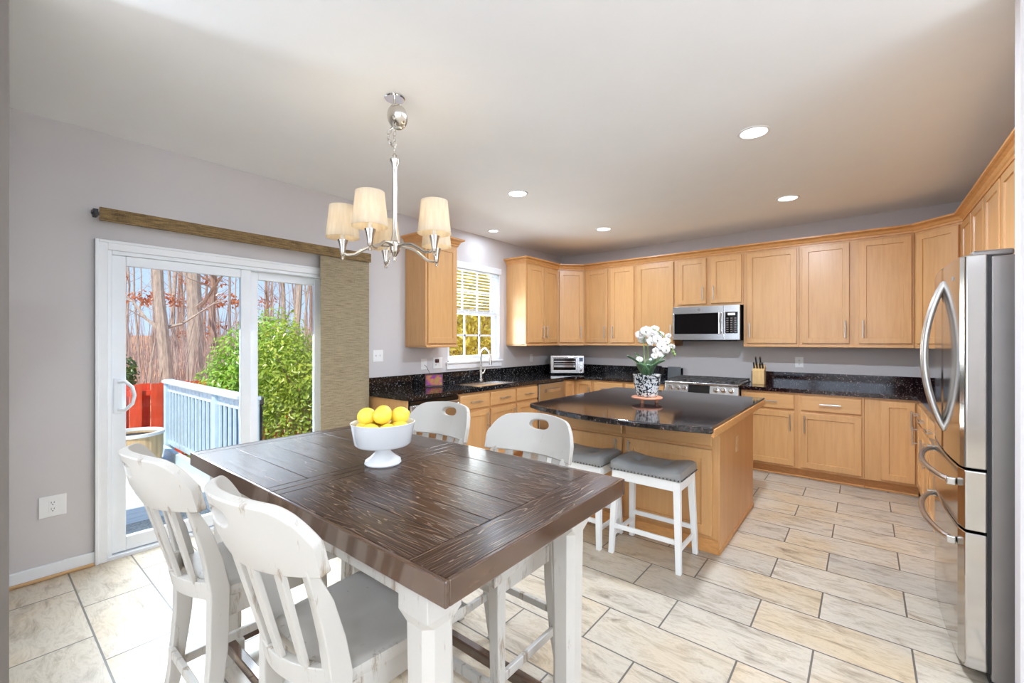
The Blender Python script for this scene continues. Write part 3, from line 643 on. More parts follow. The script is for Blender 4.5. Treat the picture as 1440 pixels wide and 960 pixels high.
m.box(xr0, XR - .003, cyf, YB - .003, ZB, ZT).box(XRF - .03, XR - .003, 3.58, cyf, ZB, ZT)
c2 = m.build('countertop', M_GRANITE_R, loc=(-.3, 5.6, ZB), off=(-.3, 5.6, ZB)); tag(c2, 'dark red-brown speckled granite worktop right of the range', 'worktop')
MB().box(xr0, XR - .024, YB - .024, YB - .003, ZT, 1.05).box(XR - .024, XR - .003, 3.58, YB - .003, ZT, 1.05).build('backsplash', M_GRANITE_R, c2, off=(-.3, 5.6, ZB))

# sink and faucet
sk = MB(); zb = .72
sk.add([(SX0, SY0, ZT - .012), (SX1, SY0, ZT - .012), (SX1, SY1, ZT - .012), (SX0, SY1, ZT - .012), (SX0 + .015, SY0 + .015, zb), (SX1 - .015, SY0 + .015, zb), (SX1 - .015, SY1 - .015, zb), (SX0 + .015, SY1 - .015, zb)],
       [(0, 1, 5, 4), (1, 2, 6, 5), (2, 3, 7, 6), (3, 0, 4, 7), (4, 5, 6, 7)])
s = thing('sink', 'undermounted stainless steel sink set into the black counter below the window', 'sink', (-3.41, 3.79, zb))
o = sk.build('basin', M_STEEL, s, off=s.location); sd = o.modifiers.new('solid', 'SOLIDIFY'); sd.thickness = .002; sd.offset = 1
MB().lathe([(0, 0), (.04, 0), (.045, .004), (.02, .006), (0, .004)], (-3.41, 3.79, zb + .001)).build('drain', M_CHROME, s, off=s.location)
fx, fy = -3.68, 3.95
ft = thing('faucet', 'tall brushed gooseneck faucet at the sink', 'faucet', (fx, fy, ZT))
O = ft.location
MB().lathe([(0, 0), (.028, 0), (.028, .012), (.021, .02), (.019, .12), (.017, .13), (0, .13)], (fx, fy, ZT), 20).build('base', M_NICKEL, ft, off=O)
pts = [(fx, fy, ZT + .12), (fx, fy, ZT + .30)] + [(fx + .075 * (1 - math.cos(a)), fy, ZT + .30 + .095 * math.sin(a)) for a in [PI * k / 10 for k in range(1, 11)]]
MB().tube(pts, .0135, 12).build('spout', M_NICKEL, ft, off=O)
MB().tube([(fx + .15, fy, ZT + .305), (fx + .152, fy, ZT + .27), (fx + .153, fy, ZT + .20)], [.014, .018, .017], 12).build('spray_head', M_NICKEL, ft, off=O)
MB().tube([(fx, fy + .018, ZT + .085), (fx + .01, fy + .045, ZT + .10), (fx + .03, fy + .06, ZT + .16)], [.011, .009, .006], 8).build('lever', M_NICKEL, ft, off=O)

# dishwasher and compactor ------------------------------------------------------------------------
def steel_front(name, label, cat, y0, y1, handle_z, panel):
    base = Vector((XBF - .25, (y0 + y1) / 2, 0)); t = thing(name, label, cat, base); fr = frame((XBF, y0, 0), (0, 1, 0), (1, 0, 0)); W = y1 - y0
    MB().box(.004, W - .004, -.55, 0, TOE, ZB - .004, fr).build('body', M_BLACK, t, off=base)
    MB().box(.004, W - .004, -.55, -.07, 0, TOE, fr).build('toe_kick', M_BLACK, t, off=base)
    zt = ZB - .012
    if panel:
        MB().box(.008, W - .008, 0, .022, zt - .035, zt, fr).build('control_strip', M_BGLASS, t, off=base, bevel=.004); zt -= .038
    d = MB().box(.008, W - .008, 0, .024, TOE + .02, zt, fr).build('door', M_STEEL, t, off=base, bevel=.006)
    if panel:
        m = MB().cyl(fr(.05, .062, handle_z), fr(W - .05, .062, handle_z), .013, 12)
        for a in (.09, W - .09): m.cyl(fr(a, .024, handle_z), fr(a, .062, handle_z), .009, 8)
        m.build('handle', M_STEEL, d, off=base)
    else:
        m = MB(); n = 10
        for k in range(n):
            a0 = .12 + (W - .24) * k / n; a1 = .12 + (W - .24) * (k + 1) / n
            s0 = math.sin(PI * k / n) * .03; s1 = math.sin(PI * (k + 1) / n) * .03
            m.hexa([fr(a0, .024, handle_z - .018), fr(a0, .03 + s0, handle_z - .018), fr(a1, .03 + s1, handle_z - .018), fr(a1, .024, handle_z - .018)],
                   [fr(a0, .024, handle_z + .012), fr(a0, .03 + s0, handle_z + .02), fr(a1, .03 + s1, handle_z + .02), fr(a1, .024, handle_z + .012)])
        m.build('handle', M_CHROME, d, off=base)
    return t
steel_front('dishwasher', 'stainless dishwasher with black control strip at the left counter end behind the table', 'dishwasher', 2.46, 3.07, .80, True)
steel_front('trash_compactor', 'narrow stainless compactor with curved pull, left of the corner doors', 'compactor', 4.44, 5.05, .775, False)

# range -------------------------------------------------------------------------------------------
RX0, RX1 = -1.872, -1.07
rg = thing('range', 'stainless gas range with six knobs and a dark display, set between the worktops', 'range', (-1.471, 5.62, 0)); O = rg.location
MB().box(RX0, RX1, 5.30, YB - .03, .06, .905).box(RX0 + .03, RX1 - .03, 5.36, YB - .05, 0, .06).build('body', M_BLACK, rg, off=O)
MB().box(RX0, RX1, 5.24, YB - .03, .905, .932).build('cooktop', M_STEEL, rg, off=O, bevel=.006)
cp = MB().add([(RX0, 5.235, .80), (RX1, 5.235, .80), (RX1, 5.265, .925), (RX0, 5.265, .925), (RX0, 5.32, .80), (RX1, 5.32, .80), (RX1, 5.32, .925), (RX0, 5.32, .925)],
              [(0, 1, 2, 3), (7, 6, 5, 4), (0, 4, 5, 1), (3, 2, 6, 7), (0, 3, 7, 4), (1, 5, 6, 2)])
cpo = cp.build('control_panel', M_STEEL, rg, off=O, bevel=.004)
MB().add([(-1.60, 5.236, .815), (-1.365, 5.236, .815), (-1.365, 5.262, .91), (-1.60, 5.262, .91), (-1.60, 5.246, .815), (-1.365, 5.246, .815), (-1.365, 5.27, .91), (-1.60, 5.27, .91)], [(0, 1, 2, 3), (7, 6, 5, 4), (0, 4, 5, 1), (3, 2, 6, 7), (0, 3, 7, 4), (1, 5, 6, 2)]).build('display', M_BGLASS, cpo, off=(O[0], O[1] + .003, O[2]))
for kx in (-1.80, -1.72, -1.645, -1.30, -1.222, -1.142):
    k = MB(); nrm = Vector((0, -.97, .23)); c = Vector((kx, 5.25, .862))
    k.tube([c, c + nrm * .006, c + nrm * .008, c + nrm * .034, c + nrm * .04], [.029, .029, .022, .02, .015], 16)
    k.build('knob', M_CHROME, cpo, off=O)
od = MB().box(RX0 + .008, RX1 - .008, 5.262, 5.30, .22, .79).build('oven_door', M_STEEL, rg, off=O, bevel=.006)
m = MB().cyl((RX0 + .05, 5.215, .74), (RX1 - .05, 5.215, .74), .013, 12)
for xx in (RX0 + .1, RX1 - .1): m.cyl((xx, 5.262, .74), (xx, 5.215, .74), .009, 8)
m.build('handle', M_STEEL, od, off=O); MB().box(RX0 + .12, RX1 - .12, 5.258, 5.262, .33, .66).build('oven_glass', M_BGLASS, od, off=O)
MB().box(RX0 + .008, RX1 - .008, 5.265, 5.30, .07, .21).build('drawer', M_STEEL, rg, off=O, bevel=.006)
for gx in (-1.735, -1.471, -1.207):
    m = MB(); w = .125; y0, y1 = 5.36, 5.86; z = .962
    for xx in (gx - w, gx - w * .33, gx + w * .33, gx + w): m.box(xx - .006, xx + .006, y0, y1, z - .012, z)
    for yy in (y0, 5.48, 5.61, 5.74, y1): m.box(gx - w, gx + w, yy - .006, yy + .006, z - .012, z)
    for xx in (gx - w, gx + w):
        for yy in (y0, y1): m.box(xx - .008, xx + .008, yy - .008, yy + .008, .93, z)
    m.build('grate', M_IRON, rg, off=O)
for gx, gy, r_ in ((-1.735, 5.48, .045), (-1.735, 5.74, .035), (-1.471, 5.61, .05), (-1.207, 5.48, .05), (-1.207, 5.74, .035)):
    MB().lathe([(0, 0), (r_, 0), (r_, .01), (r_ * .8, .016), (0, .018)], (gx, gy, .932), 18).build('burner', M_IRON, rg, off=O)

# microwave ---------------------------------------------------------------------------------------
mw = thing('microwave', 'stainless over-the-range microwave with dark window and keypad', 'microwave', (-1.495, 5.75, 1.42)); O = mw.location
X0, X1, Z0, Z1, Yf = -1.876, -1.114, 1.418, 1.828, 5.565
MB().box(X0, X1, Yf, YB - .01, Z0, Z1).build('body', M_BLACK, mw, off=O)
xs = X1 - .175
m = MB().box(X0, xs, Yf - .03, Yf, Z0 + .005, Z0 + .075).box(X0, xs, Yf - .03, Yf, Z1 - .085, Z1).box(X0, X0 + .02, Yf - .03, Yf, Z0 + .075, Z1 - .085).box(xs - .02, xs, Yf - .03, Yf, Z0 + .075, Z1 - .085)
mdoor = m.build('door', M_STEEL, mw, off=O, bevel=.002)
MB().box(X0 + .02, xs - .02, Yf - .027, Yf - .004, Z0 + .075, Z1 - .085).build('window', M_BGLASS, mdoor, off=O)
MB().box(xs - .045, xs - .02, Yf - .062, Yf - .05, Z0 + .075, Z1 - .085).box(xs - .042, xs - .022, Yf - .05, Yf - .027, Z0 + .08, Z0 + .1).box(xs - .042, xs - .022, Yf - .05, Yf - .027, Z1 - .11, Z1 - .09).build('handle', M_CHROME, mdoor, off=O, bevel=.004)
em = MB().lathe([(.006, 0), (.015, 0), (.016, .002), (.013, .003), (.012, .002), (.006, .002)], (0, 0, 0), 20)
em.v = [(a + (X0 + xs) / 2 + .02, Yf - .03 - c_, b_ + Z1 - .042) for a, b_, c_ in em.v]
em.build('emblem', M_FSIDE, mdoor, off=O)
MB().box(xs + .004, X1, Yf - .03, Yf, Z0 + .005, Z1).build('control_frame', M_STEEL, mw, off=O, bevel=.003)
kp = MB().box(xs + .022, X1 - .022, Yf - .034, Yf - .029, Z0 + .08, Z1 - .08).build('keypad', M_BGLASS, mw, off=O)
m = MB()
for i in range(3):
    for j in range(7):
        cxk = xs + .045 + i * .042; czk = Z0 + .1 + j * .026; m.box(cxk - .011, cxk + .011, Yf - .0355, Yf - .034, czk - .006, czk + .006)
m.build('key', mat('grey_key', srgb(120, 110, 104), .5), kp, off=O)
MB().box(xs + .05, X1 - .05, Yf - .0355, Yf - .034, Z1 - .118, Z1 - .095).build('clock_display', m_emit('clock_glow', (.9, .85, .75, 1), .8), kp, off=O)
MB().box(X0 + .1, X1 - .1, Yf + .02, Yf + .3, Z0 - .012, Z0).build('vent_plate', M_BLACK, mw, off=O)

# fridge ------------------------------------------------------------------------------------------
FX, FY0, FY1, FT = .30, 2.62, 3.53, 1.775
fg = thing('refrigerator', 'tall stainless french-door refrigerator with two lower drawers at the right edge', 'refrigerator', (.66, 3.075, 0)); O = fg.location
MB().box(.403, XR - .02, FY0 + .004, FY1 - .004, .02, FT - .01).build('case', M_FSIDE, fg, off=O, bevel=.006)
MB().box(.40, .46, FY0 + .02, FY1 - .02, 0, .06).build('kick_plate', M_BLACK, fg, off=O)
def fdoor(name, ya, yb, z0, z1):
    m = MB(); n = 16; W = FY1 - FY0; sec = []
    bow = lambda y: FX + .016 - .020 * (1 - ((y - 3.075) / (W / 2)) ** 2)
    for k in range(n + 1):
        y = ya + (yb - ya) * k / n; sec.append((bow(y), y))
    # rounded outer corners
    pl = []
    for k, (x, y) in enumerate(sec):
        e = .012 if k in (0, n) else 0; pl.append((x + e, y))
    poly = [(.392, ya)] + pl + [(.392, yb)]
    m.prism(poly, lambda x, y: (x, y, z0), lambda x, y: (x, y, z1))
    for i in range(len(m.f)):
        pass
    return m.build(name, M_FRIDGE, fg, off=O, bevel=.006, bseg=3)
mid = 3.0
dA = fdoor('door', FY0, mid - .003, .885, FT); dB = fdoor('door', mid + .003, FY1, .885, FT)
dC = fdoor('drawer', FY0, FY1, .625, .875); dD = fdoor('drawer', FY0, FY1, .05, .615)
MB().box(.392, .403, FY0 + .01, FY1 - .01, .05, FT - .005).build('gasket', M_BLACK, fg, off=O)
for yy in (FY0 + .05, FY1 - .05):
    MB().box(.35, .47, yy - .03, yy + .03, FT - .008, FT + .018).build('hinge_cover', M_FSIDE, fg, off=O, bevel=.008)
for dr_, yc in ((dA, mid - .035), (dB, mid + .035)):
    zs = [.985 + (1.70 - .985) * k / 20 for k in range(21)]
    pts = [(FX + .004 - .074 * math.sin(PI * k / 20) ** .8, yc, z) for k, z in enumerate(zs)]
    MB().tube(pts, .0135, 10).build('handle', M_HANDLE, dr_, off=O)
for dr_, zc in ((dC, .805), (dD, .55)):
    ys = [2.70 + (3.45 - 2.70) * k / 20 for k in range(21)]
    pts = [(FX + .002 - .072 * math.sin(PI * k / 20) ** .6, y, zc) for k, y in enumerate(ys)]
    hh = MB().tube(pts, .0125, 10).build('handle', M_STEEL, dr_, off=O)
    for ym in (2.697, 3.453): MB().box(FX - .022, FX + .008, ym - .010, ym + .010, zc - .016, zc + .016).build('handle_mount', M_HANDLE, dr_, off=O, bevel=.004)
MB().box(FX + .004, FX + .01, 2.74, 2.80, 1.685, 1.70).build('emblem', M_FSIDE, dA, off=O)

# island ------------------------------------------------------------------------------------------
IX0, IX1, IY0, IY1, IZ = -2.045, -.752, 3.11, 4.21, .872
isl = thing('kitchen_island', 'maple kitchen island in the middle of the tiled floor with a bowed granite top', 'kitchen island', (-1.4, 3.66, 0)); O = isl.location
MB().box(IX0, IX1, IY0, IY1, .0, IZ).build('body', M_MAPLE, isl, off=O)
fr = frame((IX0, IY0, 0), (1, 0, 0), (0, -1, 0)); W = IX1 - IX0
MB().box(0, W, 0, .014, 0, .09, fr).build('plinth', M_HONEY, isl, off=O, bevel=.004)
MB().box(IX1, IX1 + .012, IY0 - .014, IY1, 0, .03).build('shoe_moulding', M_HONEY, isl, off=O, bevel=.005)
MB().box(IX1, IX1 + .006, IY0 - .001, IY1, .03, IZ).build('side_panel', mat('island_side_veneer', srgb(214, 160, 104), .38, var=.06, scale=4, stretch=(4, 4, .6)), isl, off=O)
for a0, a1, ha in ((.025, .616, .575), (.64, 1.255, .68)):
    slab(a0, a1, .712, .858, fr, .001).build('drawer', M_MAPLE_X, isl, off=O)
    d = shaker(a0, a1, .115, .69, fr, .001, fw=.066).build('door', M_MAPLE, isl, off=O); pull((ha, .60), True, .15, fr, .021, d, O)
op = MB().box(IX1 + .006, IX1 + .012, 3.56, 3.63, .59, .71).build('outlet_plate', mat('almond_plate', srgb(226, 190, 148), .5), isl, off=O, bevel=.002)
# top: bowed front edge
TX0, TX1, TYB = -2.10, -.685, 4.40
zt0, zt1 = .875, .913
front = []
nseg = 24
for k in range(nseg + 1):
    u = k / nseg; x = TX0 + (TX1 - TX0) * u
    yl = 2.83 + (2.69 - 2.83) * u
    front.append((x, yl - .155 * math.sin(PI * u) ** .9 * (1 - .25 * (u - .5))))
poly = front + [(TX1, TYB), (TX0, TYB)]
top = MB().prism(poly, lambda x, y: (x, y, zt0), lambda x, y: (x, y, zt1)).build('countertop', M_GRANITE_I, isl, off=O, bevel=.008, bseg=3)
MB().box(TX1 - .016, TX1 + .004, 2.72, TYB - .004, zt0 - .026, zt1 - .014).build('edge_moulding', M_HONEY, isl, off=O, bevel=.005)

# ------------------------------------------------------------------ wall plates
def duplex(m, fr, a, z):
    for s_ in (-1, 1):
        zc = z + s_ * .02; m.lathe([(0, 0), (.0145, 0), (.016, .0)], (0, 0, 0), 4)
def plate(name, label, cat, fr, w, h, z, slots):
    base = Vector(fr(0, 0, z)); t = thing(name, label, cat, base)
    MB().box(-w / 2, w / 2, .0005, .006, z - h / 2, z + h / 2, fr).build('plate', M_PLATE, t, off=base, bevel=.002)
    for kind, a in slots:
        if kind == 'duplex':
            MB().box(a - .017, a + .017, .006, .0075, z - .035, z + .035, fr).build('receptacle', M_PLATE, t, off=base, bevel=.001)
            m = MB()
            for q in (-.019, .019):
                for e in (-.006, .006): m.box(a + e - .0012, a + e + .0012, .0075, .0082, z + q - .001, z + q + .008, fr)
                m.box(a - .0025, a + .0025, .0075, .0082, z + q - .011, z + q - .006, fr)
            m.build('slot', M_BLACK, t, off=base)
        elif kind == 'rocker':
            MB().box(a - .017, a + .017, .006, .0095, z - .034, z + .034, fr).build('rocker', M_PLATE, t, off=base, bevel=.001)
        elif kind == 'toggle':
            MB().box(a - .005, a + .005, .006, .016, z - .004, z + .012, fr).build('toggle', M_PLATE, t, off=base, bevel=.001)
    return t
LW = lambda y: frame((XL, y, 0), (0, 1, 0), (1, 0, 0))
plate('outlet', 'white duplex outlet low on the grey wall left of the patio door', 'outlet', LW(.311), .115, .125, .427, [('duplex', 0)])
plate('light_switch', 'white double switch plate on the wall right of the fabric panel', 'light switch', LW(2.56), .118, .118, 1.262, [('toggle', -.023), ('toggle', .023)])
plate('outlet', 'white single wall plate above the tablet with a thin cable', 'outlet', LW(3.145), .08, .12, 1.155, [('rocker', 0)])
plate('outlet', 'white double wall plate holding the dark plug-in charger', 'outlet', LW(3.345), .135, .12, 1.16, [('duplex', -.03), ('rocker', .03)])
plate('light_switch', 'white single switch plate on the wall right of the sink window', 'light switch', LW(5.143), .07, .115, 1.16, [('rocker', 0)])
plate('outlet', 'white duplex outlet on the back wall above the right counter', 'outlet', frame((-.583, YB, 0), (1, 0, 0), (0, -1, 0)), .08, .118, 1.168, [('duplex', 0)])
# charger + tablet
fr = LW(3.32); base = Vector(fr(0, .008, 1.17))
tag(MB().box(-.018, .018, .0083, .036, 1.165, 1.205, fr).build('charger', mat('maroon_plastic', srgb(66, 30, 26), .4), loc=base, off=base, bevel=.003), 'small dark red charger plugged into the double wall plate', 'charger')
tbx = Vector((-3.60, 3.13, ZT)); tt = thing('smart_display', 'small lit screen on a wedge stand on the counter left of the sink', 'tablet', tbx, math.radians(52))
def tl(mb, name, m_, **k): return mb.build(name, m_, tt, **k)
tilt = .28
fq = lambda x, y, z: (x, y + z * math.tan(tilt), z)
tl(MB().box(-.095, .095, -.012, .0, .002, .135, fq), 'bezel', mat('maroon_shell', srgb(70, 26, 34), .35), bevel=.004)
tl(MB().box(-.083, .083, -.0135, -.012, .018, .12, fq), 'screen', M_SCREEN)
tl(MB().add([(-.085, .0, .0), (.085, .0, 0), (.085, .11, 0), (-.085, .11, 0), (-.085, .034, .12), (.085, .034, .12)], [(3, 2, 1, 0), (0, 1, 5, 4), (1, 2, 5), (3, 0, 4), (2, 3, 4, 5)]), 'stand', mat('pale_grey_stand', srgb(200, 200, 200), .5))
cb = MB().tube([(XL + .007, 3.15, 1.145), (XL + .03, 3.155, 1.13), (XL + .08, 3.15, 1.08), (XL + .12, 3.14, .98), (XL + .13, 3.13, .93)], .0025, 6)
tag(cb.build('cable', M_BLACK, loc=(XL, 3.15, 1.145), off=(XL, 3.15, 1.145)), 'thin dark cable hanging from the wall plate to the tablet', 'cable')

# toaster oven ------------------------------------------------------------------------------------
to = thing('toaster_oven', 'stainless toaster oven angled across the left corner of the counter', 'toaster oven', (-3.455, 5.565, ZT), math.radians(38))
w, dpt, z0, z1 = .245, .15, .015, .275
MB().box(-w, w, -dpt, dpt, z0, z1).build('body', M_STEEL, to, bevel=.01)
m = MB()
for sx in (-1, 1):
    for sy in (-1, 1): m.cyl((sx * .2, sy * .11, 0), (sx * .2, sy * .11, z0), .014, 10)
m.build('feet', M_BLACK, to)
tdn = MB().box(-w + .02, .145, -dpt - .012, -dpt, z0 + .02, z0 + .05).box(-w + .02, .145, -dpt - .012, -dpt, z1 - .04, z1 - .012).box(-w + .02, -w + .045, -dpt - .012, -dpt, z0 + .05, z1 - .04).box(.12, .145, -dpt - .012, -dpt, z0 + .05, z1 - .04).build('door', M_STEEL, to, bevel=.002)
MB().box(-w + .045, .12, -dpt - .006, -dpt - .0005, z0 + .05, z1 - .04).build('window', M_BGLASS, tdn)
m = MB()
for zz in (.105, .15, .185):
    for k in range(1): m.box(-w + .05, .115, -dpt - .0085, -dpt - .0065, zz, zz + .008 + (.02 if zz == .105 else 0))
m.build('rack', M_CHROME, tdn)
m = MB().cyl((-w + .03, -dpt - .045, z1 - .022), (.135, -dpt - .045, z1 - .022), .009, 10)
for xx in (-w + .06, .105): m.cyl((xx, -dpt - .012, z1 - .022), (xx, -dpt - .045, z1 - .022), .006, 8)
m.build('handle', M_CHROME, tdn)
cpn = MB().box(.15, w - .006, -dpt - .006, -dpt, z0 + .02, z1 - .012).build('control_panel', M_STEEL, to, bevel=.002)
MB().box(.17, .225, -dpt - .008, -dpt - .0062, z1 - .085, z1 - .03).build('display', mat('blue_grey_display', srgb(70, 84, 100), .2), cpn)
for zz in (.06, .105, .15): MB().tube([(.197, -dpt - .006, zz), (.197, -dpt - .026, zz)], [.017, .014], 14).build('knob', M_CHROME, cpn)

# knife block + knives ----------------------------------------------------------------------------
kb = thing('knife_block', 'pale wooden knife block at the left end of the right counter', 'knife block', (-.94, 5.66, ZT)); O = kb.location
poly = [(5.60, 0), (5.72, 0), (5.72, .20), (5.69, .225), (5.60, .155)]
MB().prism(poly, lambda y, z: (-1.0, y, ZT + z), lambda y, z: (-.88, y, ZT + z)).build('block', M_KNIFEW, kb, off=O, bevel=.003)
kn = [(-.97, 5.675, .21, .10), (-.925, 5.675, .21, .10), (-.985, 5.635, .175, .07), (-.955, 5.635, .175, .07), (-.925, 5.635, .175, .07), (-.897, 5.635, .175, .07)]
for i, (kx, ky, kz, L) in enumerate(kn):
    base = Vector((kx, ky, ZT + kz)); dv = Vector((0, -.45, .89)); sd = Vector((1, 0, 0)); up_ = dv
    f_ = lambda a, b_, c_: tuple(base + sd * a + dv * b_ + Vector((0, .89, .45)) * c_)
    t = thing('kitchen_knife', 'black-handled knife with steel bands in the top row of the block' if i < 2 else 'small black-handled steak knife in the front row of the block', 'knife', base, 0, 'large knives in the block' if i < 2 else 'small knives in the front of the block')
    MB().box(-.007, .007, .0, L, -.012, .012, f_).build('knife_handle', M_BLACK, t, off=base, bevel=.004)
    MB().box(-.0075, .0075, L, L + .008, -.0125, .0125, f_).build('end_cap', M_STEEL, t, off=base)
    MB().box(-.0072, .0072, .0, .012, -.0122, .0122, f_).build('bolster', M_STEEL, t, off=base)

# dark canister + grey slab painting the backsplash-end reflection left of the range
cn = MB().lathe([(0, 0), (.055, 0), (.058, .02), (.045, .07), (.058, .13), (.06, .155), (.05, .16), (0, .165)], (-2.14, 5.72, ZT), 20)
tag(cn.build('canister', mat('black_ribbed_glass', srgb(28, 27, 30), .12, var=.4, scale=40), loc=(-2.14, 5.72, ZT), off=(-2.14, 5.72, ZT)), 'small waisted black canister on the back counter behind the orchid', 'canister')
fq = lambda x, y, z: (x, y + z * .12, ZT + z)
bd = MB().box(-2.06, -1.89, 5.87, 5.885, .0, .145, fq)
tag(bd.build('cutting_board', mat('grey_board', srgb(120, 124, 126), .3), loc=(-1.97, 5.87, ZT), off=(-1.97, 5.87, ZT), bevel=.003), 'small grey board leaning on the backsplash just left of the range', 'board')

# orchid ------------------------------------------------------------------------------------------
px, py, pz = -1.385, 3.47, zt1
tr = thing('plant_stand', 'round terracotta-coloured tray on small feet under the orchid pot', 'stand', (px, py, pz)); O = tr.location
MB().lathe([(0, .032), (.118, .032), (.122, .036), (.122, .044), (.116, .048), (0, .048)], (px, py, pz), 32).build('tray', M_TERRA, tr, off=O)
for a in (0.4, 2.5, 4.6): MB().tube([(px + .075 * math.cos(a), py + .075 * math.sin(a), pz), (px + .075 * math.cos(a), py + .075 * math.sin(a), pz + .034)], [.012, .018], 10).build('foot', M_TERRA, tr, off=O)
pz2 = pz + .0485
oc = thing('potted_orchid', 'white orchid in a black and white mosaic pot on the island', 'plant', (px, py, pz2)); O = oc.location
MB().lathe([(0, 0), (.07, 0), (.082, .01), (.098, .09), (.108, .165), (.114, .178), (.108, .18), (.10, .165), (.09, .15), (0, .15)], (px, py, pz2), 36).build('pot', M_POT, oc, off=O)
MB().lathe([(0, .158), (.06, .156), (.099, .150)], (px, py, pz2), 24).build('moss', M_SOIL, oc, off=O)
cr = Vector((.778, .628, 0)); cf = Vector((-.628, .778, 0))     # right / away in plan as seen from the table
def olf(ang, L, wd, rise, droop):
    d = Vector((math.cos(ang), math.sin(ang), 0)); sd = Vector((-d.y, d.x, 0)); m = MB(); n = 12; P_ = []
    b0 = Vector((px, py, pz2 + .155)) + d * .01
    for k in range(n + 1):
        t_ = k / n; c_ = b0 + d * (L * (.35 * t_ + .65 * t_ ** 2.2)) + Vector((0, 0, rise * t_ - droop * t_ ** 4)); w_ = wd * math.sin(PI * min(.97, .12 + .85 * t_)) ** .7
        nn = Vector((0, 0, 1)); P_ += [c_ - sd * w_ + nn * .012, c_, c_ + sd * w_ + nn * .012]
    fs = []
    for k in range(n): fs += [(k * 3, k * 3 + 1, k * 3 + 4, k * 3 + 3), (k * 3 + 1, k * 3 + 2, k * 3 + 5, k * 3 + 4)]
    m.add(P_, fs, True); o = m.build('leaf', M_LEAF, oc, off=O); s_ = o.modifiers.new('s', 'SOLIDIFY'); s_.thickness = .003
ra = math.atan2(cr.y, cr.x)
for a, L, wd, ri, dr_ in ((ra, .15, .05, .20, .025), (ra + PI, .15, .055, .19, .02), (ra + PI + .6, .11, .055, .13, .02), (ra - .7, .14, .052, .16, .02), (ra + .8, .12, .045, .18, .03), (ra - 1.5, .07, .05, .12, .02), (ra + PI - .7, .09, .045, .21, .02)): olf(a, L, wd, ri, dr_)
tops = []
def stem(off, pts):
    P_ = [Vector((px, py, pz2 + .15)) + cr * off] + [Vector((px, py, pz2)) + cr * a + cf * b_ + Vector((0, 0, c_)) for a, b_, c_ in pts]
    # smooth
    Q = []
    for i in range(len(P_) - 1):
        for k in range(6):
            t_ = k / 6; p0 = P_[max(0, i - 1)]; p1 = P_[i]; p2 = P_[i + 1]; p3 = P_[min(len(P_) - 1, i + 2)]
            Q.append(.5 * ((2 * p1) + (p2 - p0) * t_ + (2 * p0 - 5 * p1 + 4 * p2 - p3) * t_ ** 2 + (3 * p1 - p0 - 3 * p2 + p3) * t_ ** 3))
    Q.append(P_[-1]); MB().tube(Q, .0045, 7).build('stem', M_STEM, oc, off=O); return Q
q1 = stem(-.015, [(-.02, 0, .30), (-.022, 0, .47), (.02, -.01, .55), (.10, -.01, .52), (.17, -.02, .44), (.21, -.02, .36)])
q2 = stem(.015, [(.015, .01, .28), (.012, .01, .44), (.06, .01, .50), (.14, .02, .46), (.20, .02, .39), (.235, .02, .34)])
random.seed(3)
def flower(c, face, sz):
    f_ = face.normalized(); a = f_.cross(Vector((0, 0, 1))).normalized(); b_ = a.cross(f_); m = MB()
    for k in range(5):
        an = PI / 2 + k * 2 * PI / 5; dr_ = a * math.cos(an) + b_ * math.sin(an); sd = f_.cross(dr_); L = sz * (1.0 if k in (1, 4) else .9); wd = sz * (.62 if k in (1, 4) else .36)
        vs = []; n = 5
        for i in range(n + 1):
            t_ = i / n; w_ = wd * math.sin(PI * (.1 + .86 * t_)) ** .8; cc = c + dr_ * L * t_ + f_ * (.18 * sz * math.sin(PI * t_))
            vs += [cc - sd * w_ - f_ * .1 * sz, cc, cc + sd * w_ - f_ * .1 * sz]
        fs = []
        for i in range(n): fs += [(i * 3, i * 3 + 1, i * 3 + 4, i * 3 + 3), (i * 3 + 1, i * 3 + 2, i * 3 + 5, i * 3 + 4)]
        m.add(vs, fs, True)
    m.sphere(c + f_ * .008, sz * .2, 8, 5)
    m.build('flower', M_PETAL, oc, off=O)
cands = q1[12:] + q2[14:]
spots_f = [(-.055, -.01, .50, .045), (-.015, -.03, .53, .05), (.03, -.03, .50, .05), (.06, 0, .545, .04), (-.03, .02, .46, .04), (.02, -.04, .445, .045), (.075, -.03, .46, .048), (.11, 0, .50, .035), (.11, -.03, .41, .045), (.15, -.02, .45, .038), (.175, 0, .49, .03), (.145, -.03, .38, .042), (.19, -.02, .40, .034), (.06, -.04, .37, .035), (.10, -.03, .345, .033), (.045, -.05, .33, .03), (-.06, 0, .30, .03)]
for a, b_, c_, sz in spots_f:
    c = Vector((px, py, pz2)) + cr * a + cf * b_ + Vector((0, 0, c_)); flower(c, -cf + cr * random.uniform(-.5, .5) + Vector((0, 0, random.uniform(-.3, .3))), sz)
for q in (q1[-1], q2[-1], q1[-4], q2[-4]): MB().sphere(q, .011, 8, 6, (1, 1, 1.4)).build('bud', M_STEM, oc, off=O)

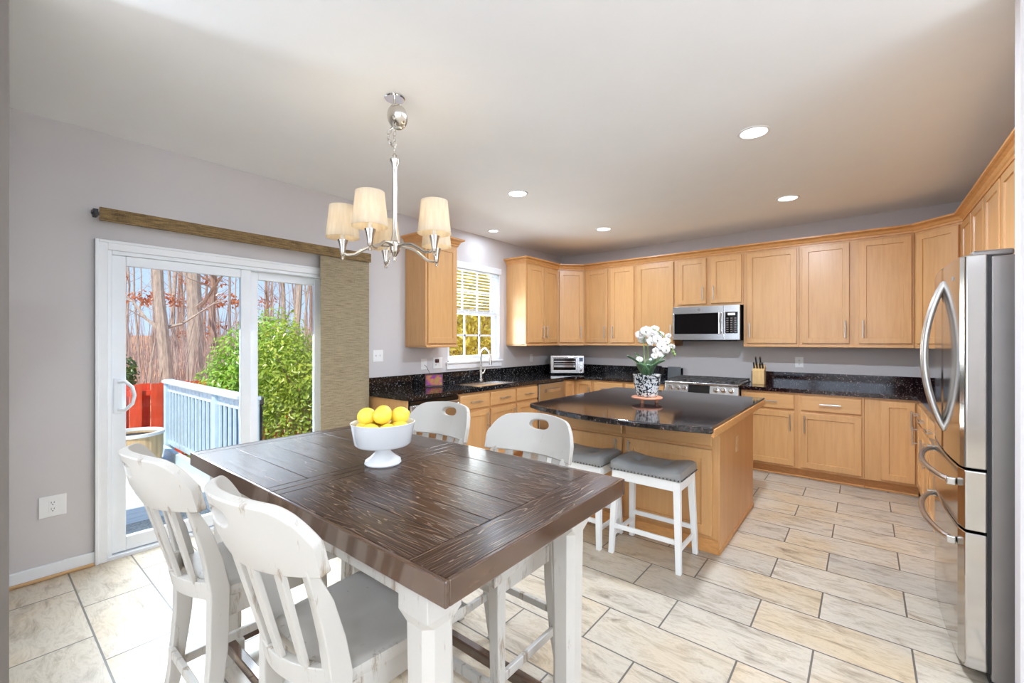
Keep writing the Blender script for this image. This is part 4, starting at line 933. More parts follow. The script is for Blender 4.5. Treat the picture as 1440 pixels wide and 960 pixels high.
# stools ------------------------------------------------------------------------------------------
def make_stool(label, loc):
    t = thing('counter_stool', label, 'stool', loc, 0, 'saddle stools at the island')
    zs = .555
    m = MB(); nx, ny = 24, 16; hw, hd = .232, .165
    def top(u, v):   # u,v in -1..1
        z = .058 + .032 * abs(u) ** 2.2 - .010 * v * v
        ed = max(abs(u), abs(v)); z -= .028 * max(0, (ed - .78) / .22) ** 2
        for bu in (-.42, .42): z -= .026 * math.exp(-(((u - bu) * hw / .035) ** 2 + (v * hd / .035) ** 2))
        for bu in (-.42, .42): z -= .004 * math.exp(-((u - bu) * hw / .012) ** 2)
        return z
    P_ = []
    for j in range(ny + 1):
        for i in range(nx + 1):
            u = -1 + 2 * i / nx; v = -1 + 2 * j / ny; r_ = .985 if (abs(u) == 1 and abs(v) == 1) else 1
            P_.append((u * hw * r_, v * hd * r_, zs + top(u, v)))
    fs = [(j * (nx + 1) + i, j * (nx + 1) + i + 1, (j + 1) * (nx + 1) + i + 1, (j + 1) * (nx + 1) + i) for j in range(ny) for i in range(nx)]
    bd = [i for i in range(nx + 1)] + [j * (nx + 1) + nx for j in range(1, ny + 1)] + [ny * (nx + 1) + i for i in range(nx - 1, -1, -1)] + [j * (nx + 1) for j in range(ny - 1, 0, -1)]
    k0 = len(P_); low = [(P_[i][0] * 1.012, P_[i][1] * 1.012, zs + .02) for i in bd]; lo2 = [(P_[i][0], P_[i][1], zs) for i in bd]; n = len(bd)
    P_ += low + lo2
    for i in range(n):
        j = (i + 1) % n; fs.append((bd[i], k0 + i, k0 + j, bd[j])); fs.append((k0 + i, k0 + n + i, k0 + n + j, k0 + j))
    fs.append(tuple(k0 + n + i for i in range(n)))
    m.add(P_, fs, True); m.build('cushion', M_LEATHER, t)
    m = MB()
    for bu in (-.42, .42): m.sphere((bu * hw, 0, zs + top(bu, 0) + .001), .012, 10, 6, (1, 1, .6))
    m.build('tuft_button', M_LEATHER, t)
    m = MB()
    nn = 20
    for k in range(nn):
        xx = -hw + .012 + (2 * hw - .024) * k / (nn - 1)
        for s_ in (-1, 1): m.sphere((xx, s_ * (hd + .003), zs + .008), .0055, 6, 4)
    for k in range(14):
        yy = -hd + .012 + (2 * hd - .024) * k / 13
        for s_ in (-1, 1): m.sphere((s_ * (hw + .003), yy, zs + .008), .0055, 6, 4)
    m.build('nailhead_trim', M_IRON, t)
    a, b_ = .222, .155
    MB().box(-a, a, -b_, -b_ + .022, zs - .065, zs).box(-a, a, b_ - .022, b_, zs - .065, zs).box(-a, -a + .022, -b_, b_, zs - .065, zs).box(a - .022, a, -b_, b_, zs - .065, zs).build('apron', M_STOOLW, t, bevel=.003)
    for sx in (-1, 1):
        for sy in (-1, 1):
            m = MB(); T = [(sx * (a - .021), sy * (b_ - .021))]; xt, yt = sx * (a - .02), sy * (b_ - .02); xb_, yb_ = sx * (a + .0), sy * (b_ + .012); h1, h0 = .021, .016
            m.hexa([(xb_ + dx * h0, yb_ + dy * h0, 0) for dx, dy in ((-1, -1), (1, -1), (1, 1), (-1, 1))], [(xt + dx * h1, yt + dy * h1, zs - .005) for dx, dy in ((-1, -1), (1, -1), (1, 1), (-1, 1))]); m.build('leg', M_STOOLW, t, bevel=.003)
    m = MB(); A = a - .01; B_ = b_ - .003
    m.box(-A, A, -B_ - .009, -B_ + .009, .165, .195).box(-A, A, B_ - .009, B_ + .009, .165, .195).box(-A - .009, -A + .009, -B_, B_, .115, .142).box(A - .009, A + .009, -B_, B_, .115, .142)
    m.build('stretcher', M_STOOLW, t, bevel=.003)
    return t
s0 = make_stool('white stool with tufted grey leather saddle seat, the one nearer the island corner', (-1.10, 2.865, 0))
s1_ = copy_tree(s0); s1_.location = (-1.625, 2.845, 0); s1_['label'] = 'white stool with grey leather seat half hidden behind the dining chair'

# dining table ------------------------------------------------------------------------------------
TBX0, TBX1, TBY0, TBY1, TZ = -2.365, -.68, .622, 1.498, .915
tbl = thing('dining_table', 'counter-height dining table with dark plank top and distressed white legs', 'table', ((TBX0 + TBX1) / 2, (TBY0 + TBY1) / 2, 0)); O = tbl.location
def uvbox(items, name, m_, parent, bevel):
    """boxes (x0,x1,y0,y1,z0,z1,grain) with UVs running along the grain, each offset"""
    mb = MB()
    for it in items: mb.box(*it[:6])
    o = mb.build(name, m_, parent, off=O)
    me = o.data; uv = me.uv_layers.new(name='UVMap')
    for p in me.polygons:
        it = items[p.index // 6]; k = p.index // 6
        for li in p.loop_indices:
            v = me.vertices[me.loops[li].vertex_index].co
            a, c_ = (v.x, v.y) if it[6] == 'x' else (v.y, v.x)
            uv.data[li].uv = (a + k * 3.71, c_ + (v.z if abs(p.normal.z) < .5 else 0) + k * 1.37)
    b_ = o.modifiers.new('bevel', 'BEVEL'); b_.width = bevel; b_.segments = 2; b_.limit_method = 'ANGLE'
    return o
SEAM = -1.538; ed = .012
zt_ = TZ; zb_ = TZ - .022
def half(xa, xb, ends, label):
    items = []; bw = .115
    y0, y1 = TBY0 + ed, TBY1 - ed
    px0, px1 = xa, xb
    for side, w in ends:
        if side == 'l': items.append((xa, xa + w, y0, y1, zb_, zt_, 'y')); px0 = xa + w + .002
        else: items.append((xb - w, xb, y0, y1, zb_, zt_, 'y')); px1 = xb - w - .002
    n = 6
    for k in range(n):
        a = y0 + (y1 - y0) * k / n; b_ = y0 + (y1 - y0) * (k + 1) / n; items.append((px0, px1, a + (.0008 if k else 0), b_ - (.0008 if k < n - 1 else 0), zb_, zt_, 'x'))
    return uvbox(items, 'tabletop', M_TOP, tbl, .0018)
half(TBX0 + ed, SEAM - .0012, [('l', .055), ('r', .045)], '')
half(SEAM + .0012, TBX1 - ed, [('l', .045), ('r', .125)], '')
m = MB(); zz0 = TZ - .058
for xa, xb in ((TBX0, SEAM - .001), (SEAM + .001, TBX1)):
    m.box(xa, xb, TBY0, TBY0 + ed, zz0, TZ + .0005).box(xa, xb, TBY1 - ed, TBY1, zz0, TZ + .0005)
m.box(TBX0, TBX0 + ed, TBY0 + ed, TBY1 - ed, zz0, TZ + .0005).box(TBX1 - ed, TBX1, TBY0 + ed, TBY1 - ed, zz0, TZ + .0005)
m.build('edge_band', M_TOPEDGE, tbl, off=O, bevel=.003, label='glossy dark brown edge band')
MB().box(TBX0 + .02, SEAM - .002, TBY0 + .015, TBY1 - .015, zz0 + .004, zb_).box(SEAM + .002, TBX1 - .02, TBY0 + .015, TBY1 - .015, zz0 + .004, zb_).build('underlay', M_TOPEDGE, tbl, off=O)
lx0, lx1, ly0, ly1 = TBX0 + .16, TBX1 - .165, TBY0 + .10, TBY1 - .13
m = MB(); az0, az1 = zz0 - .075, zz0 + .004
m.box(lx0, lx1, ly0 - .045, ly0 - .02, az0, az1).box(lx0, lx1, ly1 + .02, ly1 + .045, az0, az1).box(lx0 - .045, lx0 - .02, ly0, ly1, az0, az1).box(lx1 + .02, lx1 + .045, ly0, ly1, az0, az1)
m.build('apron', M_DISTLEG, tbl, off=O, bevel=.003)
for lx in (lx0, lx1):
    for ly in (ly0, ly1):
        m = MB(); h = .056
        sq = lambda h_, z, c_=0: [(lx + a, ly + b_, z) for a, b_ in ((-h_ + c_, -h_), (h_ - c_, -h_), (h_, -h_ + c_), (h_, h_ - c_), (h_ - c_, h_), (-h_ + c_, h_), (-h_, h_ - c_), (-h_, -h_ + c_))]
        rings = [sq(.056, zz0, .002), sq(.056, zz0 - .10, .002), sq(.050, zz0 - .125, .022), sq(.046, .40, .022), sq(.044, .10, .02), sq(.05, .085, .004), sq(.05, 0, .004)]
        for i in range(len(rings) - 1): m.add(rings[i] + rings[i + 1], [(j, (j + 1) % 8, (j + 1) % 8 + 8, j + 8) for j in range(8)])
        m.add(rings[0], [tuple(range(8))]); m.add(rings[-1], [tuple(range(8))[::-1]])
        m.build('leg', M_DISTLEG, tbl, off=O, bevel=.0025, weld=True)
m = MB(); bz0, bz1 = .055, .10
m.box(lx0, lx1, ly0 - .02, ly0 + .015, bz0, bz1).box(lx0, lx1, ly1 - .015, ly1 + .02, bz0, bz1).box(lx0 - .02, lx0 + .015, ly0, ly1, bz0, bz1).box(lx1 - .015, lx1 + .02, ly0, ly1, bz0, bz1)
m.build('stretcher', M_TOPEDGE, tbl, off=O, bevel=.004, label='dark brown lower rail')

# dining chairs -----------------------------------------------------------------------------------
def make_chair(label, loc, rz):
    t = thing('dining_chair', label, 'chair', loc, rz, 'white counter-height chairs around the table')
    SZ = .625
    # seat: scooped slab
    m = MB(); nx, ny = 20, 18
    def hwid(v): return .208 + .014 * (1 - (v + 1) / 2) * -1 + .012 * v - .03 * max(0, -v - .7) ** 2
    P_ = []
    yv = lambda v: -.005 + .205 * v
    for j in range(ny + 1):
        v = -1 + 2 * j / ny
        for i in range(nx + 1):
            u = -1 + 2 * i / nx; x = u * hwid(v) * (1 - .10 * max(0, abs(v) - .8) * 5 * 0)
            z = SZ - .016 * (1 - u * u) * math.exp(-((v + .25) / .65) ** 2) * 1.2 + .007 * (1 - abs(u)) ** 2 * max(0, v)
            z -= .008 * max(0, (max(abs(u), abs(v)) - .9) / .1) ** 2
            P_.append((x, yv(v), z))
    fs = [(j * (nx + 1) + i, j * (nx + 1) + i + 1, (j + 1) * (nx + 1) + i + 1, (j + 1) * (nx + 1) + i) for j in range(ny) for i in range(nx)]
    bd = [i for i in range(nx + 1)] + [j * (nx + 1) + nx for j in range(1, ny + 1)] + [ny * (nx + 1) + i for i in range(nx - 1, -1, -1)] + [j * (nx + 1) for j in range(ny - 1, 0, -1)]
    k0 = len(P_); n = len(bd); P_ += [(P_[i][0] * 1.01, P_[i][1] * 1.005, SZ - .022) for i in bd] + [(P_[i][0] * .98, P_[i][1] * .98, SZ - .042) for i in bd]
    for i in range(n):
        j = (i + 1) % n; fs.append((bd[i], k0 + i, k0 + j, bd[j])); fs.append((k0 + i, k0 + n + i, k0 + n + j, k0 + j))
    fs.append(tuple(k0 + n + i for i in range(n)))
    m.add(P_, fs, True); m.build('seat', M_DIST, t)
    MB().box(-.185, .185, .128, .148, SZ - .105, SZ - .04).box(-.175, .175, -.19, -.17, SZ - .105, SZ - .04).box(-.187, -.167, -.18, .14, SZ - .105, SZ - .04).box(.167, .187, -.18, .14, SZ - .105, SZ - .04).build('apron', M_DIST, t, bevel=.003)
    # front legs
    for s_ in (-1, 1):
        m = MB(); xt, yt, xb_, yb_ = s_ * .175, .135, s_ * .192, .15
        m.hexa([(xb_ + a * .0175, yb_ + b_ * .0175, 0) for a, b_ in ((-1, -1), (1, -1), (1, 1), (-1, 1))], [(xt + a * .023, yt + b_ * .023, SZ - .04) for a, b_ in ((-1, -1), (1, -1), (1, 1), (-1, 1))]); m.build('leg', M_DIST, t, bevel=.004)
    # rear legs run up into the back posts
    _l = lambda z: -.195 - (.0 if z < SZ else .36 * (z - SZ) + .12 * (z - SZ) ** 2 * 0)
    for s_ in (-1, 1):
        m = MB(); ctr = [(.192, -.262, 0), (.186, -.225, .2), (.182, -.202, .42), (.181, -.198, SZ), (.186, -.216, .72), (.193, -.244, .82), (.198, -.281, .915)]
        wd = [(.016, .018), (.018, .021), (.021, .026), (.022, .028), (.021, .025), (.019, .021), (.016, .011)]
        for k in range(len(ctr) - 1):
            pass
        rings = [[(s_ * x + a * w_, y + b_ * d_, z) for a, b_ in ((-1, -1), (1, -1), (1, 1), (-1, 1))] for (x, y, z), (w_, d_) in zip(ctr, wd)]
        vs = [p for r_ in rings for p in r_]; fs = [(k * 4 + i, k * 4 + (i + 1) % 4, k * 4 + 4 + (i + 1) % 4, k * 4 + 4 + i) for k in range(len(rings) - 1) for i in range(4)] + [(3, 2, 1, 0), tuple(len(vs) - 4 + i for i in range(4))]
        m.add(vs, fs); m.build('leg', M_DIST, t, bevel=.004)
    # curved back geometry: y of the back surface at height z, lateral x
    def yb(x, z):
        return -.200 - .25 * (z - SZ) - .098 * (1 - min(1, (x / .236) ** 2)) * min(1, max(.55, (z - .6) / .35))
    # top rail with hand slot
    m = MB(); N = 118; H = .236; th = .026
    cols = []
    for k in range(N + 1):
        x = -H + 2 * H * k / N; u = abs(x) / H
        zt__ = 1.068 - .022 * u ** 2 - .075 * max(0, (u - .62) / .38) ** 2.6
        zb__ = .892 + .006 * u ** 2
        sl = 0
        if abs(x) < .056: sl = .0215 * (1 - (abs(x) / .056) ** 3.2) ** .55
        zc = min(1.018, zb__ + (zt__ - zb__) * .76)
        cols.append((x, zb__, zc - sl, zc + sl, zt__, sl))
    def colpts(x, z, off): # offset along the leaned normal
        return (x, yb(x, z) + off, z + off * .3)
    vs = []
    for x, a, b_, c_, d_, sl in cols:
        for off in (0, th):   # back (outer) then front
            zs_ = [a, a + (b_ - a) * .33, a + (b_ - a) * .66, b_, c_, c_ + (d_ - c_) * .5, d_]
            vs += [colpts(x, z, off) for z in zs_]
    fs = []; S = 14
    for k in range(N):
        b0, b1 = k * S, (k + 1) * S
        slot = cols[k][5] > 0 or cols[k + 1][5] > 0
        for o_ in (0, 7):
            for r_ in range(6):
                if r_ == 3 and slot: continue
                if r_ == 3: continue
                fs.append((b0 + o_ + r_, b1 + o_ + r_, b1 + o_ + r_ + 1, b0 + o_ + r_ + 1)[::1 if o_ else -1])
        fs.append((b0, b1, b1 + 7, b0 + 7)); fs.append((b0 + 6, b1 + 6, b1 + 13, b0 + 13))
        if slot:
            fs.append((b0 + 3, b1 + 3, b1 + 10, b0 + 10)); fs.append((b0 + 4, b1 + 4, b1 + 11, b0 + 11))
    for e in (0, N):
        b0 = e * S
        for r_ in (0, 1, 2, 4, 5): fs.append((b0 + r_, b0 + r_ + 1, b0 + r_ + 8, b0 + r_ + 7))
    m.add(vs, fs, True)
    o = m.build('top_rail', M_DIST, t, weld=True)
    bv = o.modifiers.new('bevel', 'BEVEL'); bv.width = .004; bv.segments = 2; bv.limit_method = 'ANGLE'; bv.angle_limit = math.radians(60)
    # lower rail
    m = MB(); N2 = 20; vs = []
    for k in range(N2 + 1):
        x = -.19 + .38 * k / N2
        for z, off in ((.588, 0), (.648, 0), (.648, .026), (.588, .026)): vs.append((x, -.208 - .062 * (1 - (x / .19) ** 2) - (z - .588) * .2 + off, z))
    fs = [(k * 4 + i, k * 4 + (i + 1) % 4, k * 4 + 4 + (i + 1) % 4, k * 4 + 4 + i) for k in range(N2) for i in range(4)] + [(3, 2, 1, 0), (N2 * 4, N2 * 4 + 1, N2 * 4 + 2, N2 * 4 + 3)]
    m.add(vs, fs); m.build('lower_rail', M_DIST, t, bevel=.003)
    for xt in (-.135, -.045, .045, .135):
        xb_ = xt * .86; m = MB(); w1, w0 = .023, .019; n = 8; rings = []
        for k in range(n + 1):
            t_ = k / n; z = .640 + (.915 - .640) * t_; x = xb_ + (xt - xb_) * t_; w_ = w0 + (w1 - w0) * t_
            y0_ = -.214 - .062 * (1 - (xb_ / .19) ** 2); y1_ = yb(xt, .91) + .006; y = y0_ + (y1_ - y0_) * t_
            rings.append([(x - w_, y, z), (x + w_, y, z), (x + w_, y + .013, z), (x - w_, y + .013, z)])
        vs = [p for r_ in rings for p in r_]; fs = [(k * 4 + i, k * 4 + (i + 1) % 4, k * 4 + 4 + (i + 1) % 4, k * 4 + 4 + i) for k in range(n) for i in range(4)] + [(3, 2, 1, 0), tuple(n * 4 + i for i in range(4))]
        m.add(vs, fs); m.build('slat', M_DIST, t, bevel=.002)
    m = MB()
    m.box(-.187, .187, .137, .155, .17, .21).box(-.184, .184, -.245, -.227, .27, .30).box(-.196, -.178, -.232, .145, .21, .243).box(.178, .196, -.232, .145, .21, .243)
    m.build('stretcher', M_DIST, t, bevel=.003)
    return t
ch0 = make_chair('distressed white dining chair nearest the patio door, back turned to the camera', (-1.80, .70, 0), 0)
for loc, rz, lab in (((-1.16, .75, 0), 0, 'distressed white dining chair in the front foreground under the near table edge'),
                     ((-1.797, 1.305, 0), PI, 'white dining chair behind the lemon bowl, facing the camera'),
                     ((-1.187, 1.305, 0), PI, 'white dining chair on the far table side in front of the island stools')):
    c = copy_tree(ch0); c.location = loc; c.rotation_euler = (0, 0, rz); c['label'] = lab

# bowl of lemons ----------------------------------------------------------------------------------
bx, by = -1.535, 1.062
bw = MB().lathe([(0, .004), (.045, .004), (.069, 0), (.073, .006), (.070, .018), (.05, .032), (.032, .05), (.026, .068), (.026, .072), (.06, .074), (.104, .078), (.112, .086), (.126, .165), (.129, .170), (.1245, .171), (.121, .166), (.108, .092), (.09, .084), (0, .082)], (0, 0, 0), 48)
bwo = bw.build('pedestal_bowl', M_CERAMIC, loc=(bx, by, TZ + .0006)); tag(bwo, 'white ceramic footed bowl of lemons on the dark table', 'bowl')
random.seed(11)
R = .036
lem = [(-.07, -.022, .142, 0), (-.028, -.066, .140, 1), (.036, -.062, .138, 0), (.071, -.008, .142, 1), (.045, .055, .138, 0), (-.022, .07, .138, 1), (-.064, .048, .168, 0), (0, 0, .127, 1), (.004, -.024, .200, 1), (.066, .016, .194, 0), (-.060, -.022, .196, 1), (-.012, .044, .196, 0)]
labs = ['lemon at the left rim of the bowl', 'lemon at the near rim of the bowl, left of centre', 'lemon at the near rim of the bowl, right of centre', 'lemon at the right rim of the bowl', 'lemon deep at the far right of the bowl', 'lemon deep at the far side of the bowl', 'lemon sticking up at the far left rim', 'lemon at the bottom middle of the bowl', 'topmost lemon of the heap in the bowl', 'upper lemon at the right of the heap', 'upper lemon at the left front of the heap', 'upper lemon at the back left of the heap']
for i, (a, b_, z, k) in enumerate(lem):
    p = Vector((bx, by, TZ)) + cr * a + cf * b_ + Vector((0, 0, z))
    t = thing('lemon', 'yellow ' + labs[i], 'lemon', p, random.uniform(0, 6), 'lemons in the white bowl'); t.rotation_euler = (random.uniform(-.5, .5), random.uniform(-.4, .4), random.uniform(0, 6))
    L = 1.16
    prof = [(0, -R * L), (.006, -R * L + .001), (.012, -R * L + .006)] + [(R * math.sin(q), -R * math.cos(q) * 1.06) for q in [PI * (.16 + .68 * j / 10) for j in range(11)]] + [(.012, R * L - .007), (.007, R * L - .001), (0, R * L)]
    MBm = Matrix.Rotation(PI / 2, 3, 'Y')
    MB().lathe(prof, (0, 0, 0), 20, True, MBm).build('peel', M_LEMON, t)
    MB().lathe([(0, 0), (.004, 0), (.003, .003), (0, .004)], (R * L - .001, 0, 0), 8, True, MBm).build('stem_end', M_LEMONTIP, t)

# chandelier --------------------------------------------------------------------------------------
hx, hy = -2.002, 1.459
chn = thing('chandelier', 'brushed nickel chandelier with five cream drum shades hanging above the table', 'chandelier', (hx, hy, HC)); O = chn.location
MB().lathe([(0, 0), (.052, 0), (.055, -.004), (.05, -.008), (0, -.006)], (hx, hy, HC), 28).build('ceiling_plate', M_CHROME, chn, off=O)
MB().cyl((hx, hy, HC - .005), (hx, hy, HC - .07), .006, 8).build('hanging_rod', M_NICKEL, chn, off=O)
Mr = (-cf * .78 - cr * .42 + Vector((0, 0, -.42))).to_track_quat('-Z', 'Y').to_matrix()
cn = MB().lathe([(.062, 0), (.066, -.002), (.064, -.010), (.05, -.022), (.03, -.03), (.012, -.034), (.011, -.031), (.03, -.026), (.048, -.018), (.06, -.006)], (0, 0, 0), 32, True, Mr, close=True)
cn.v = [tuple(Vector(v) + Vector((hx, hy, HC - .098)) + cr * .014 + cf * .012) for v in cn.v]
cn.build('canopy', M_NICKEL, chn, off=O, label='loose tilted nickel ceiling canopy')
def link(c, ang, tilt=0, sz=1):
    m = MB(); pts = []
    for k in range(13):
        a = 2 * PI * k / 12; x = .008 * sz * math.cos(a); z = .0175 * sz * math.sin(a)
        v = Vector((x * math.cos(ang), x * math.sin(ang), z)); pts.append(Vector(c) + Matrix.Rotation(tilt, 3, cf) @ v)
    return m.tube(pts, .0022 * sz, 6, False)
zc = HC - .085; i = 0
while zc > 2.455:
    link((hx, hy, zc), (i % 2) * PI / 2 + .4).build('chain_link', M_NICKEL, chn, off=O); zc -= .0275; i += 1
for k, (dx, dz) in enumerate(((-.018, -.165), (-.030, -.185), (-.034, -.212), (-.026, -.238), (-.014, -.255))):
    link(tuple(Vector((hx, hy, HC + dz)) + cr * dx), k * 1.5, (.9, .5, 0, -.5, -.9)[k]).build('chain_link', M_NICKEL, chn, off=O)
zt__ = 2.44
MB().lathe([(0, zt__), (.006, zt__), (.012, zt__ - .012), (.008, zt__ - .02), (.026, zt__ - .032), (.027, zt__ - .038), (.018, zt__ - .055), (.013, zt__ - .09), (.0115, 2.1), (.012, 2.02), (.017, 1.985), (.022, 1.96), (.033, 1.952), (.034, 1.935), (.028, 1.925), (.028, 1.91), (.02, 1.895), (.008, 1.875), (.011, 1.866), (.010, 1.856), (0, 1.848)], (hx, hy, 0), 24).build('column', M_NICKEL, chn, off=O)
a0 = math.atan2((-cf * .269 - cr * .048).y, (-cf * .269 - cr * .048).x)
for k in range(5):
    an = a0 + k * 2 * PI / 5; d = Vector((math.cos(an), math.sin(an), 0)); c = Vector((hx, hy, 0)); Rr = .272
    ctl = [(.026, 1.935), (.07, 1.938), (.12, 1.932), (.17, 1.905), (.21, 1.882), (.25, 1.880), (.268, 1.890)]
    MB().tube([c + d * r_ + Vector((0, 0, z)) for r_, z in ctl], [.0085] * 5 + [.008, .007], 10).build('arm', M_NICKEL, chn, off=O)
    sp = c + d * Rr
    cup = MB().lathe([(0, 1.852), (.007, 1.855), (.010, 1.864), (.006, 1.873), (.012, 1.880), (.014, 1.90), (.020, 1.93), (.027, 1.953), (.028, 1.958), (.012, 1.958), (0, 1.957)], sp, 20).build('candle_cup', M_NICKEL, chn, off=O)
    MB().cyl(tuple(sp + Vector((0, 0, 1.957))), tuple(sp + Vector((0, 0, 2.01))), .011, 12).build('candle_sleeve', M_PLATE, cup, off=O)
    MB().sphere(tuple(sp + Vector((0, 0, 2.045))), .02, 12, 8, (1, 1, 1.35)).build('bulb', M_BULB, cup, off=O)
    sh = MB().lathe([(.086, 1.972), (.069, 2.136), (.0675, 2.136), (.0845, 1.972)], sp, 36, True, None, True).build('shade', M_SHADE, chn, off=O)
    MB().lathe([(.0868, 1.970), (.0858, 1.980), (.0838, 1.980), (.0848, 1.970)], sp, 36, True, None, True).build('lower_trim', M_SHADE, sh, off=O)
    MB().lathe([(.0700, 2.130), (.0692, 2.139), (.0668, 2.139), (.0674, 2.130)], sp, 36, True, None, True).build('upper_trim', M_SHADE, sh, off=O)
    MB().cyl(tuple(sp + Vector((0, 0, 2.128))) , tuple(sp + d * .068 + Vector((0, 0, 2.132))), .0015, 6).cyl(tuple(sp + Vector((0, 0, 2.128))), tuple(sp - d * .068 + Vector((0, 0, 2.132))), .0015, 6).cyl(tuple(sp + Vector((0, 0, 2.06))), tuple(sp + Vector((0, 0, 2.13))), .002, 6).build('harp', M_NICKEL, sh, off=O)
    lamp('bulb_light', 'POINT', tuple(sp + Vector((0, 0, 2.045)) - Vector(O)), BULB_E, color=(1, .80, .52), size=.022, parent=chn)

# recessed lights ---------------------------------------------------------------------------------
cans = [((-.551, 3.136), 'recessed ceiling light nearest the camera, above the right side of the island'), ((-.56, 4.79), 'recessed ceiling light above the floor in front of the right counter'), ((-2.44, 3.106), 'recessed ceiling light between chandelier and island, towards the sink'), ((-2.424, 4.74), 'recessed ceiling light near the back left cabinet corner'), ((-3.50, 3.98), 'small recessed ceiling light directly above the sink window')]
for (x, y), lab in cans:
    t = thing('recessed_light', lab, 'ceiling light', (x, y, HC)); O = t.location; r_ = .078 if x > -3 else .055
    MB().lathe([(r_ + .018, 0), (r_ + .016, -.004), (r_, -.005), (r_, 0)], (x, y, HC), 32).build('trim_ring', M_WHITE, t, off=O)
    MB().lathe([(0, -.002), (r_, -.002)], (x, y, HC), 32).build('lens', M_CANLENS, t, off=O)
    l_ = lamp('downlight', 'AREA', (0, 0, -.012), (CAN_E * (1.2 if x > -1 else .26) if y < 4 else CAN_E * (.14 if x > -1 else .34)) if x > -3 else CAN_E * .06, color=COOL, size=.14, shape='DISK', parent=t)
for (x, y, lab) in ((-.55, 1.45, 'recessed ceiling light above the island end of the dining table'), (-2.2, -1.2, ''), (.8, -1.2, ''), (-2.2, -3.2, ''), (.8, -3.2, '')):  # ceiling lights out of view, added for extra fill
    t = thing('recessed_light', lab or 'recessed ceiling light in the family room behind the camera', 'ceiling light', (x, y, HC), 0, None if lab else 'family room recessed lights'); O = t.location
    MB().lathe([(.096, 0), (.094, -.004), (.078, -.005), (.078, 0)], (x, y, HC), 24).build('trim_ring', M_WHITE, t, off=O)
    MB().lathe([(0, -.002), (.078, -.002)], (x, y, HC), 24).build('lens', M_CANLENS, t, off=O)
    lamp('downlight', 'AREA', (0, 0, -.012), CAN_E * .12 if lab else FAMILY_FILL_E, color=COOL, size=.14, shape='DISK', parent=t)

for tx, ty, lab in ((-3.0, -1.9, 'floor lamp with upward bowl at the left of the family room behind the camera'), (2.3, -1.9, 'floor lamp with upward bowl at the right of the family room behind the camera')):  # unseen uplights, added to brighten the ceiling
    t = thing('floor_lamp', lab, 'floor lamp', (tx, ty, 0)); O = t.location
    MB().lathe([(0, 0), (.14, 0), (.14, .02), (.02, .035), (.013, .06), (.013, 1.72), (.03, 1.75), (0, 1.75)], (tx, ty, 0), 24).build('stand', M_NICKEL, t, off=O)
    MB().lathe([(.02, 1.745), (.12, 1.79), (.19, 1.87), (.185, 1.87), (.115, 1.797), (.02, 1.752)], (tx, ty, 0), 28, True, None, True).build('bowl_shade', M_CERAMIC, t, off=O)
    lamp('uplight', 'AREA', (0, 0, 1.85), UPFILL_E, (PI, 0, 0), COOL, .3, shape='DISK', parent=t)

# ------------------------------------------------------------------ outdoors
DZ = -.12
m = MB(); bwid = .14; x = XL - .16
while x > -9.2:
    m.box(x - bwid + .006, x, -4.5, 1.78, DZ - .03, DZ); x -= bwid
struct('deck_floor', m, M_DECK)
struct('deck_step', MB().box(-9.2, -4.6, 1.60, 1.66, DZ, DZ + .12), M_RAIL)
rl = thing('deck_railing', 'pale blue wooden deck railing with white top rail outside the patio door', 'railing', (-6, 1.72, DZ)); O = rl.location
ry = 1.72
MB().box(-7.5, -4.6, ry - .07, ry + .07, .835, .87).box(-7.45, -4.6, ry - .02, ry + .02, .72, .835).build('top_rail', mat('white_rail_cap', srgb(226, 236, 240), .5), rl, off=O)
MB().box(-7.45, -4.6, ry - .02, ry + .02, .0, .06).build('bottom_rail', M_RAIL, rl, off=O)
for pxx in (-7.45, -5.55, -4.64): MB().box(pxx - .05, pxx + .05, ry - .05, ry + .05, DZ, .88 if pxx < -7 else .84).build('post', M_RAIL, rl, off=O)
MB().box(-7.4, -4.66, ry + .012, ry + .024, .0, .74).build('backing_board', mat('slate_blue_board', srgb(62, 104, 134), .7, var=.1), rl, off=O)
x = -7.33
while x < -4.72:
    MB().box(x - .012, x + .012, ry - .026, ry - .002, .02, .80).build('baluster', M_BALUS, rl, off=O); x += .135
gx = -7.72
fc = thing('privacy_fence', 'red stained shadowbox fence beyond the deck', 'fence', (-9.2, 1.5, -.6)); O = fc.location
y = -1.5; i = 0
while y < 5.5:
    xx = -9.16 if i % 2 else -9.30
    MB().box(xx - .01, xx + .01, y, y + .15, -.6, .70).build('board', M_FENCE, fc, off=O); y += .135; i += 1
m = MB()
for z in (.55, -.05): m.box(-9.26, -9.20, -1.5, 5.5, z - .04, z + .04)
m.build('rail', M_FENCE, fc, off=O)
br = thing('barrel_planter', 'round tan wooden barrel planter standing on the deck in front of the red fence', 'planter', (-6.74, 1.20, DZ)); O = br.location
MB().lathe([(0, DZ), (.26, DZ), (.29, DZ + .2), (.295, .31), (.30, .33), (.265, .33), (.26, .26), (0, .25)], (-6.74, 1.20, 0), 28, False).build('staves', M_BARREL, br, off=O)
MB().lathe([(.288, .30), (.306, .30), (.31, .335), (.26, .335), (.26, .30)], (-6.74, 1.20, 0), 28, True, None, True).build('rim', M_PLATE, br, off=O)
MB().lathe([(0, .285), (.262, .28)], (-6.74, 1.20, 0), 24).build('soil', M_SOIL, br, off=O)
mt = MB().box(-4.75, -4.02, .45, 1.35, DZ, DZ + .018)
tag(mt.build('door_mat', M_MAT, loc=(-4.4, .9, DZ), off=(-4.4, .9, DZ), bevel=.006), 'grey speckled door mat on the deck just outside the sliding door', 'mat')
gb = thing('grill', 'dark covered grill at the end of the deck railing, behind the door stile', 'grill', (-5.25, 2.15, -.6)); O = gb.location
